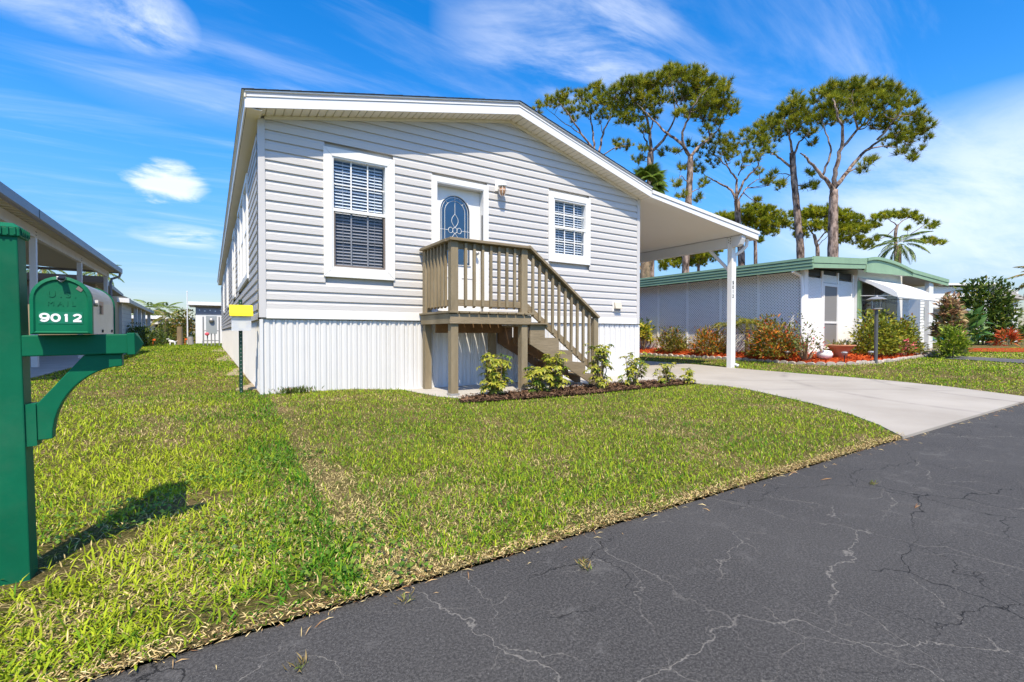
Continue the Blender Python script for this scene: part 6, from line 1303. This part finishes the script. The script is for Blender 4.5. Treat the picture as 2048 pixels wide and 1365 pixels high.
pine('pine_tree', 'narrow pine with straight red trunk left of the largest pine', 25.5, [(1336, 990), (1326, 850), (1315, 720), (1302, 580), (1297, 490)],
     [(0.20, [(1302, 570), (1230, 510), (1180, 480), (1140, 420)]), (0.22, [(1299, 520), (1330, 440), (1380, 395)]), (0.22, [(1297, 490), (1280, 400), (1255, 330)]), (0.14, [(1280, 400), (1320, 320), (1330, 270)]), (0.10, [(1308, 640), (1360, 650), (1400, 660)]), (0.10, [(1303, 600), (1250, 590), (1205, 600)])],
     [(1130, 400, 38), (1165, 370, 42), (1200, 340, 46), (1245, 310, 48), (1290, 285, 50), (1335, 275, 46), (1330, 340, 50), (1270, 370, 48), (1210, 410, 42), (1160, 440, 36), (1375, 390, 38), (1310, 230, 30), (1400, 440, 24), (1390, 590, 22), (1370, 660, 26), (1410, 650, 20), (1205, 600, 22), (1190, 480, 28), (1240, 640, 18)], 0.46, 1.15, seed=7)
pine('pine_tree', 'largest pine with spreading crown over the sage roof, rightmost tall one', 24, [(1490, 990), (1491, 800), (1495, 668)],
     [(0.34, [(1495, 668), (1440, 600), (1370, 520), (1335, 490)]), (0.36, [(1495, 668), (1503, 570), (1530, 470), (1535, 380), (1505, 290), (1490, 230)]), (0.34, [(1500, 655), (1560, 580), (1650, 480), (1740, 420), (1850, 370)]), (0.22, [(1530, 470), (1610, 380), (1700, 300), (1740, 220)]), (0.18, [(1440, 600), (1480, 480), (1450, 380), (1430, 300)]), (0.14, [(1650, 480), (1720, 460), (1820, 470)]), (0.12, [(1560, 580), (1620, 560), (1650, 545)]), (0.16, [(1610, 380), (1590, 300), (1580, 220)]), (0.16, [(1700, 430), (1790, 330), (1820, 270)])],
     [(1425, 225, 42), (1470, 195, 46), (1520, 190, 46), (1575, 180, 46), (1630, 180, 48), (1685, 180, 46), (1735, 190, 46), (1780, 210, 46), (1825, 240, 46), (1860, 285, 44), (1895, 330, 42), (1925, 365, 38), (1930, 410, 32), (1880, 400, 44), (1840, 430, 42), (1790, 400, 42), (1775, 330, 48), (1730, 270, 52), (1670, 250, 52), (1610, 245, 50), (1550, 250, 50), (1490, 260, 48), (1440, 290, 46), (1470, 330, 42), (1530, 320, 42), (1600, 310, 42), (1660, 330, 40), (1720, 360, 42), (1590, 160, 26), (1760, 440, 34), (1820, 485, 26), (1890, 480, 26), (1650, 535, 28), (1680, 525, 22), (1635, 575, 20), (1400, 330, 38), (1870, 520, 16)], 0.60, 1.2, seed=8)
BGC = [(0.37, 0.39, 0.022), (0.27, 0.31, 0.02), (0.46, 0.44, 0.03), (0.15, 0.19, 0.015)]
gb = 'smaller pines farther back'
pine('round_pine', 'round bright green pine right of the carport post top', 44, [(1122, 1010), (1120, 880), (1130, 810)], [(0.2, [(1120, 880), (1080, 830), (1050, 800)]), (0.2, [(1130, 810), (1180, 800), (1230, 820)]), (0.12, [(1122, 900), (1170, 870)])],
     [(1020, 805, 26), (1055, 790, 36), (1095, 770, 42), (1140, 765, 44), (1185, 780, 44), (1225, 805, 38), (1250, 830, 28), (1190, 830, 38), (1140, 820, 40), (1090, 820, 34), (1170, 865, 30), (1210, 870, 22), (1135, 905, 22), (960, 790, 22), (985, 800, 24)], 0.40, 1.2, gb, BGC, 0.42, 21)
pine('round_pine', 'broad low pine crown behind the two tallest trunks', 44, [(1418, 990), (1410, 920), (1400, 880)], [(0.2, [(1400, 880), (1360, 830), (1340, 800)]), (0.22, [(1410, 920), (1480, 850), (1560, 810)]), (0.14, [(1410, 950), (1450, 900), (1500, 850)])],
     [(1320, 830, 34), (1350, 795, 38), (1395, 780, 42), (1440, 780, 42), (1490, 785, 42), (1540, 795, 42), (1590, 815, 40), (1625, 850, 36), (1570, 860, 38), (1510, 850, 38), (1450, 840, 36), (1390, 840, 36), (1340, 880, 30), (1540, 905, 28), (1600, 905, 30), (1650, 930, 28), (1310, 780, 26), (1690, 830, 26), (1700, 800, 20)], 0.42, 1.2, gb, BGC, 0.42, 22)
pine('round_pine', 'sparse wind blown pine above the small palm', 42, [(1790, 990), (1788, 880), (1798, 835)], [(0.16, [(1798, 835), (1760, 810), (1740, 800)]), (0.14, [(1798, 835), (1850, 800), (1900, 800)]), (0.14, [(1790, 900), (1860, 880), (1930, 830), (1970, 830)]), (0.12, [(1790, 920), (1880, 900), (1950, 910), (2000, 925)])],
     [(1735, 795, 24), (1770, 785, 26), (1810, 785, 28), (1850, 785, 26), (1885, 795, 22), (1920, 820, 18), (1970, 830, 18), (1955, 848, 14), (1935, 905, 22), (1975, 915, 22), (2010, 922, 16), (1845, 850, 15), (1700, 900, 20)], 0.34, 1.1, gb, BGC, 0.42, 23)
pine('round_pine', 'low dense pine seen under the carport ceiling', 44, [(850, 1080), (850, 1010), (840, 980)], [(0.16, [(840, 980), (780, 980), (720, 1000)]), (0.14, [(850, 1010), (890, 980)])],
     [(690, 1015, 28), (725, 990, 36), (770, 975, 40), (820, 965, 42), (870, 970, 40), (905, 990, 32), (800, 1010, 34), (750, 1020, 30), (860, 1010, 30), (680, 1040, 18), (940, 950, 24), (970, 940, 24)], 0.36, 1.2, gb, BGC, 0.42, 24)

# ------------------------------------------------------------------ far right: ficus bush, house beyond, bromeliads
x, y = spot(1968, 30); shrub('ficus_bush', 'big rounded dark green bush right of the far lamp post', 'bush', x, y, 1.95, 1.5, 3.75, 5200, 0.27, [(0.06, 0.11, 0.013), (0.12, 0.17, 0.02), (0.03, 0.055, 0.008), (0.22, 0.20, 0.03)], (4, 3, 3, 0.7), None, z=0.1, stems=7, clump=0.30)
x, y = spot(2012, 27); shrub('bromeliad_clump', 'red orange bromeliads at the foot of the leaning palm', 'plants', x, y, 0.6, 0.4, 0.75, 260, 0.35, [(0.55, 0.07, 0.02), (0.62, 0.16, 0.03), (0.20, 0.14, 0.03)], (3, 2, 1), None, z=0.12, lw=0.18)
hr = thing('white_house', 'white house with teal shutters beyond the far bush', 'house', (44, 8, 0))
d = 38; a, b_ = deep(1892, 667, d), deep(2100, 667, d + 4); dirx = (Vector((b_.x, b_.y, 0)) - Vector((a.x, a.y, 0))).normalized(); nx_ = Vector((-dirx.y, dirx.x, 0)); zr = hz(574, d)
def wpt(u, v, z): q = Vector((a.x, a.y, 0)) + dirx * u + nx_ * v; return (q.x, q.y, z)
def wbox(u0, u1, v0, v1, z0, z1): return MB().hexa([wpt(u0, v0, z0), wpt(u1, v0, z0), wpt(u1, v1, z0), wpt(u0, v1, z0)], [wpt(u0, v0, z1), wpt(u1, v0, z1), wpt(u1, v1, z1), wpt(u0, v1, z1)])
wbox(-3, 9, 0, 6, 0, zr).build('wall', WHITE, hr)
for i in range(14): wbox(-3, 9, -0.02, -0.002, 0.5 + i * 0.24, 0.52 + i * 0.24).build('siding_line', LGREY, hr)
MB().hexa([wpt(-3.3, -0.4, zr), wpt(5.2, -0.4, zr + 0.25), wpt(5.2, 6, zr + 0.25), wpt(-3.3, 6, zr)], [wpt(-3.3, -0.4, zr + 0.12), wpt(5.2, -0.4, zr + 0.45), wpt(5.2, 6, zr + 0.45), wpt(-3.3, 6, zr + 0.12)]).build('roof', WHITE, hr)
MB().hexa([wpt(5.21, -0.4, zr - 0.5), wpt(9.3, -0.4, zr - 0.9), wpt(9.3, 6, zr - 0.9), wpt(5.21, 6, zr - 0.5)], [wpt(5.21, -0.4, zr + 0.40), wpt(9.3, -0.4, zr - 0.7), wpt(9.3, 6, zr - 0.7), wpt(5.21, 6, zr + 0.40)]).build('gable_roof', MATS['grey_soffit'], hr)
wbox(0.55, 1.2, -0.05, -0.021, 1.9, 2.9).build('shutter', TEAL, hr); wbox(-2.6, -1.9, -0.05, -0.021, 1.9, 2.9).build('shutter', TEAL, hr); wbox(-1.85, 0.5, -0.04, -0.021, 1.95, 2.85).build('window', GLASSN, hr)
wbox(-2, 9, -0.06, -0.03, 0.35, 0.65).build('base_band', TEAL, hr)
far_bed = [(at(1925, 705, 'z', 0.13).x, at(1925, 705, 'z', 0.13).y), (at(2060, 706, 'z', 0.13).x, at(2060, 706, 'z', 0.13).y), (at(2060, 697, 'z', 0.13).x, at(2060, 697, 'z', 0.13).y), (at(1925, 698, 'z', 0.13).x, at(1925, 698, 'z', 0.13).y)]
flat_poly('far_flower_bed', far_bed, 0.04, RBEDBASE, zf=gzt)
# distant tree belt
mb_c = []
for k in range(70):
    px = rng.uniform(-100, 2200); d = rng.uniform(75, 110); q = deep(px, 667, d); mb_c.append((q.x, q.y, rng.uniform(1.5, 3.5)))
cc = np.array(mb_c); n = 26000; i = rng.integers(0, len(cc), n); u = rdir(n) * rng.uniform(0.5, 1, (n, 1)); pos = np.stack([cc[i, 0] + u[:, 0] * cc[i, 2] * 1.6, cc[i, 1] + u[:, 1] * cc[i, 2] * 1.6, np.abs(u[:, 2]) * cc[i, 2] * 1.1], 1)
tag(leaf_mesh('treeline', pos, rdir(n), rdir(n), np.full(n, 0.7), np.full(n, 0.35), pick(HG, (3, 2, 3), n), None), 'distant belt of low green trees along the horizon', kind='stuff')

# ------------------------------------------------------------------ grass
def scatter(n, x0, x1, y0, y1): return rng.uniform(x0, x1, n), rng.uniform(y0, y1, n)
PAVED = [DRIVE, WALK, BED, NDRIVE, RBED]
def keep(x, y, m=0.0):
    k = y > EDGE + 0.0
    for p in PAVED: k &= ~inpoly(x, y, p)
    k &= ~((x > -0.02) & (x < 6.92) & (y > -0.01) & (y < 24.8)); k &= ~((x < -3.1) & (y > 3.4) & (y < 16.5)); k &= ~((x > 12.9) & (y > -0.3)); return k
BX, BY, BA, BS = [], [], [], []
def add_zone(x0, x1, y0, y1, dens0):
    area = (x1 - x0) * (y1 - y0); n = int(area * dens0); x, y = scatter(n, x0, x1, y0, y1); dx, dy = x - CAM.x, y - CAM.y; r = np.hypot(dx, dy)
    ang = np.degrees(np.arctan2(dx, dy)) - 32.5; dn = np.clip(38000 / np.maximum(r, 1.2) ** 1.42, 0, dens0); k = (rng.uniform(0, 1, n) < dn / dens0) & (np.abs(ang) < 58) & keep(x, y)
    BX.append(x[k]); BY.append(y[k]); BS.append(r[k])
add_zone(-4, 1.5, EDGE, -2.6, 19000); add_zone(1.5, 7, EDGE, -2.6, 8500); add_zone(-4, 7, -2.6, 0.5, 4200); add_zone(-5, 0.2, 0.5, 9, 1000); add_zone(-6, 0.2, 9, 34, 330); add_zone(8, 13.5, EDGE, 1, 900); add_zone(9.5, 13, 1, 12, 500); add_zone(13.5, 34, EDGE, 1.5, 480)
X = np.concatenate(BX); Y = np.concatenate(BY); Rr = np.concatenate(BS)
bare = sm(vnoise(X * 2.7 + 5, Y * 2.7, 41) * 0.6 + vnoise(X * 7, Y * 7, 42) * 0.4, 0.50, 0.66) * (X < -0.15) * sm(-Y, 3.2, 4.2); bare = np.maximum(bare, np.exp(-((X + 1.15) ** 2 + (Y + 4.62) ** 2) / 0.03))
kk = rng.uniform(0, 1, len(X)) > 0.8 * bare; X, Y, Rr = X[kk], Y[kk], Rr[kk]; n = len(X); Z = gz(X, Y) + 0.010
edge = np.exp(-(Y - EDGE) / 0.13)
left = sm(-X - 0.10 + 0.05 * (Y - EDGE) * 0.7 + 0.06 * (vnoise(X * 3, Y * 3, 5) - 0.5), -0.02, 0.04) * (Y < 0.2)                                   # the weedier lawn left of the sod line
sx_ = -0.10 + 0.045 * (vnoise(Y * 3.0, Y * 0 + 2.5, 17) - 0.5) + 0.02 * (vnoise(Y * 11.0, Y * 0 + 1.5, 18) - 0.5) + 0.035 * (Y - EDGE)      # line where newer sod meets the old lawn
seam = np.exp(-((X - sx_ - 0.10) / 0.10) ** 2) * (Y < -0.4) * (X > sx_)
darkband = np.exp(-((X - sx_) / 0.42) ** 2) * (X < sx_) * (Y < 0.3)
pa = vnoise(X * 2.1, Y * 2.1, 1) * 0.36 + vnoise(X * 5.5, Y * 5.5, 2) * 0.34 + vnoise(X * 15, Y * 15, 3) * 0.30
far = sm(Rr, 7, 16)
straw_p = np.clip(0.20 + 0.06 * left + 0.75 * sm(pa, 0.46, 0.70) * 0.62 + 0.75 * np.exp(-(Y - EDGE) / 0.085) * (0.5 + 0.8 * vnoise(X * 4, Y * 4, 8)) * (1 - 0.7 * left) + 0.62 * seam * (0.35 + vnoise(X * 5, Y * 2, 6)) - 0.28 * darkband + 0.12 * left * sm(vnoise(X * 1.7, Y * 1.7, 11), 0.4, 0.7) - 0.08 * far, 0, 0.93)
straw_p += 0.35 * (X > 8) * sm(vnoise(X * 0.9, Y * 0.9, 12), 0.35, 0.65)
u1 = rng.uniform(0, 1, n); is_s = u1 < straw_p
ycol = np.clip(0.30 + 0.75 * vnoise(X * 1.3, Y * 1.3, 14) * (0.5 + 0.7 * left) - 0.48 * darkband + rng.normal(0, 0.34, n), 0, 1)[:, None]
gcol = np.array([[0.050, 0.165, 0.014]]) * (1 - ycol) + np.array([[0.310, 0.370, 0.022]]) * ycol
scol = np.array([[0.76, 0.61, 0.27]]) * (1 - rng.uniform(0, 1, (n, 1)) * 0.45)
col = np.where(is_s[:, None], scol, gcol * 1.16) * rng.uniform(0.72, 1.28, (n, 1))
ln = rng.uniform(0.022, 0.056, n) * (1 + 0.35 * far) * (1 + 0.25 * left) * np.where(is_s, 0.8, 1.0) * (1 - 0.25 * edge); wd = np.maximum(rng.uniform(0.0026, 0.0056, n), Rr * 0.00095)
az = rng.uniform(0, 6.283, n); ln = ln * np.where(is_s, 0.80, 1.0); wd = wd * np.where(is_s, 0.85, 1.0 + 0.22 * left * (Rr < 6))
lean = np.clip(rng.normal(0.92, 0.40, n) + 0.35 * is_s, 0.05, 1.5)
dirh = np.stack([np.cos(az), np.sin(az)], 1); side = np.stack([-np.sin(az), np.cos(az), np.zeros(n)], 1) * wd[:, None] / 2
b0 = np.stack([X, Y, Z], 1); l1, l2 = ln * 0.55, ln * 0.45; le2 = np.minimum(lean + rng.uniform(0.2, 0.6, n), 1.75)
m1 = b0 + np.concatenate([dirh * (np.sin(lean) * l1)[:, None], (np.cos(lean) * l1)[:, None]], 1); tp_ = m1 + np.concatenate([dirh * (np.sin(le2) * l2)[:, None], (np.cos(le2) * l2)[:, None]], 1)
tp_[:, 2] = np.maximum(tp_[:, 2], Z + 0.004)
V = np.stack([b0 - side * 0.7, b0 + side * 0.7, m1 + side, m1 - side, tp_], 1).reshape(-1, 3); k = np.arange(n)[:, None] * 5
F = np.concatenate([k + [0, 1, 2], k + [0, 2, 3], k + [3, 2, 4]], 0)
tag(np_mesh('grass', V, F, GRASSM, np.repeat(col, 5, 0)), 'mown green and straw coloured lawn grass', kind='stuff')
# broad leaved weeds in the left lawn near the road
n = 9000; x, y = scatter(n, -3.2, 0.35, EDGE, -3.2); k = keep(x, y) & (vnoise(x * 2.2, y * 2.2, 21) + 0.35 * np.exp(-(y - EDGE) / 0.5) > 0.62) & (x < 0.08 + 0.08 * vnoise(x * 6, y * 6, 3)); x, y = x[k], y[k]; n = len(x)
c = np.stack([x, y, gz(x, y) + rng.uniform(0.02, 0.06, n)], 1); dd = rdir(n) * [1, 1, 0.3]; L = rng.uniform(0.013, 0.026, n)
tag(leaf_mesh('weeds', c, unit(rng.normal(0, .35, (n, 3)) + [0, 0, 1]), unit(dd), L, L * 0.75, pick([(0.12, 0.24, 0.02), (0.20, 0.30, 0.03), (0.07, 0.15, 0.015)], (3, 2, 2), n), None), 'small round leaved weeds along the road end of the left lawn', kind='stuff')
# a tuft against the skirting
c = np.stack([rng.normal(0.40, 0.10, 420), rng.normal(-0.11, 0.04, 420), 0.05 + rng.uniform(0, 0.07, 420)], 1); L = rng.uniform(0.03, 0.07, 420)
tag(leaf_mesh('weed_tuft', c, rdir(420), unit(rng.normal(0, .5, (420, 3)) + [0, 0, 1]), L, L * 0.3, pick([(0.10, 0.15, 0.02), (0.20, 0.13, 0.08), (0.06, 0.10, 0.015)], (3, 1, 2), 420), None), 'weedy tuft growing against the white skirting near the house corner', kind='stuff')
# straw twigs and leaf bits on the asphalt, brown lip of thatch at its edge
n = 160; x = rng.uniform(-1.2, 9, n); y = EDGE - np.abs(rng.normal(0, 0.05, n)); far_ = rng.uniform(0, 1, n) < 0.03; y = np.where(far_, EDGE - rng.uniform(0.05, 1.6, n), y)
a = rng.uniform(0, 6.283, n); L = rng.uniform(0.02, 0.07, n); c = np.stack([x, y, 0.004 + rng.uniform(0, 0.006, n)], 1)
tag(leaf_mesh('straw_litter', c, np.tile([[0, 0, 1.0]], (n, 1)), np.stack([np.cos(a), np.sin(a), rng.normal(0, .06, n)], 1), L * 0.8, np.full(n, 0.0028), pick([(0.45, 0.30, 0.14), (0.30, 0.17, 0.08), (0.55, 0.44, 0.22)], (3, 2, 2), n), None, MULCHM), 'dry straw and leaf bits on the asphalt edge', kind='stuff')
n = 8000; x = rng.uniform(-1.3, 4.3, n); y = EDGE + rng.uniform(-0.010, 0.06, n) + 0.02 * (vnoise(x * 5, x * 0 + 0.3, 31) - 0.5); a = rng.normal(0.0, 0.9, n) + np.where(rng.uniform(0, 1, n) < .5, 0, math.pi); c = np.stack([x, y, 0.004 + rng.uniform(0, 0.024, n)], 1); L = rng.uniform(0.008, 0.024, n)
tag(leaf_mesh('thatch_edge', c, rdir(n) + [0, 0, .5], np.stack([np.cos(a), np.sin(a), rng.normal(0.15, .4, n)], 1), L, np.full(n, 0.0028), pick([(0.58, 0.42, 0.18), (0.22, 0.12, 0.06), (0.70, 0.56, 0.28), (0.08, 0.045, 0.025)], (4, 2.4, 3, 2), n), None, MULCHM), 'frayed brown thatch where the lawn meets the road', kind='stuff')

# little weeds rooted in road cracks, long pine straws on the asphalt
cw, dw, lw_ = [], [], []
for px, py in ((1165, 1128), (1172, 1140), (1745, 970), (598, 1340), (812, 1205)):
    p = at(px, py, 'z', 0.0)
    for _ in range(22): cw.append((p.x + rng.normal(0, 0.012), p.y + rng.normal(0, 0.008), 0.003)); dw.append((rng.normal(0, .6), rng.normal(0, .6), 0.6)); lw_.append(rng.uniform(0.012, 0.035))
lw_ = np.array(lw_); tag(leaf_mesh('crack_weeds', np.array(cw), rdir(len(cw)), unit(np.array(dw)), lw_, lw_ * 0.16, pick([(0.30, 0.22, 0.08), (0.16, 0.22, 0.03)], (2, 1.2), len(cw)), None), 'tiny weeds growing out of cracks in the road', kind='stuff')
cw, dw, lw_ = [], [], []
for px, py, a in ((1640, 962, -0.3), (690, 1160, 0.45), (760, 1180, 0.5), (1010, 1120, 0.4), (1830, 1020, 0.1)):
    p = at(px, py, 'z', 0.0)
    for _ in range(2): cw.append((p.x + rng.normal(0, 0.01), p.y + rng.normal(0, 0.008), 0.005)); dw.append((math.cos(a + rng.normal(0, .12)), math.sin(a + rng.normal(0, .12)), 0.02)); lw_.append(rng.uniform(0.05, 0.11))
lw_ = np.array(lw_); tag(leaf_mesh('pine_straw', np.array(cw), np.tile([[0, 0, 1.0]], (len(cw), 1)), unit(np.array(dw)), lw_, np.full(len(cw), 0.0022), pick([(0.20, 0.10, 0.05), (0.30, 0.18, 0.09)], (1, 1), len(cw)), None, MULCHM, droop=0.0), 'fallen pine straws lying on the road edge', kind='stuff')
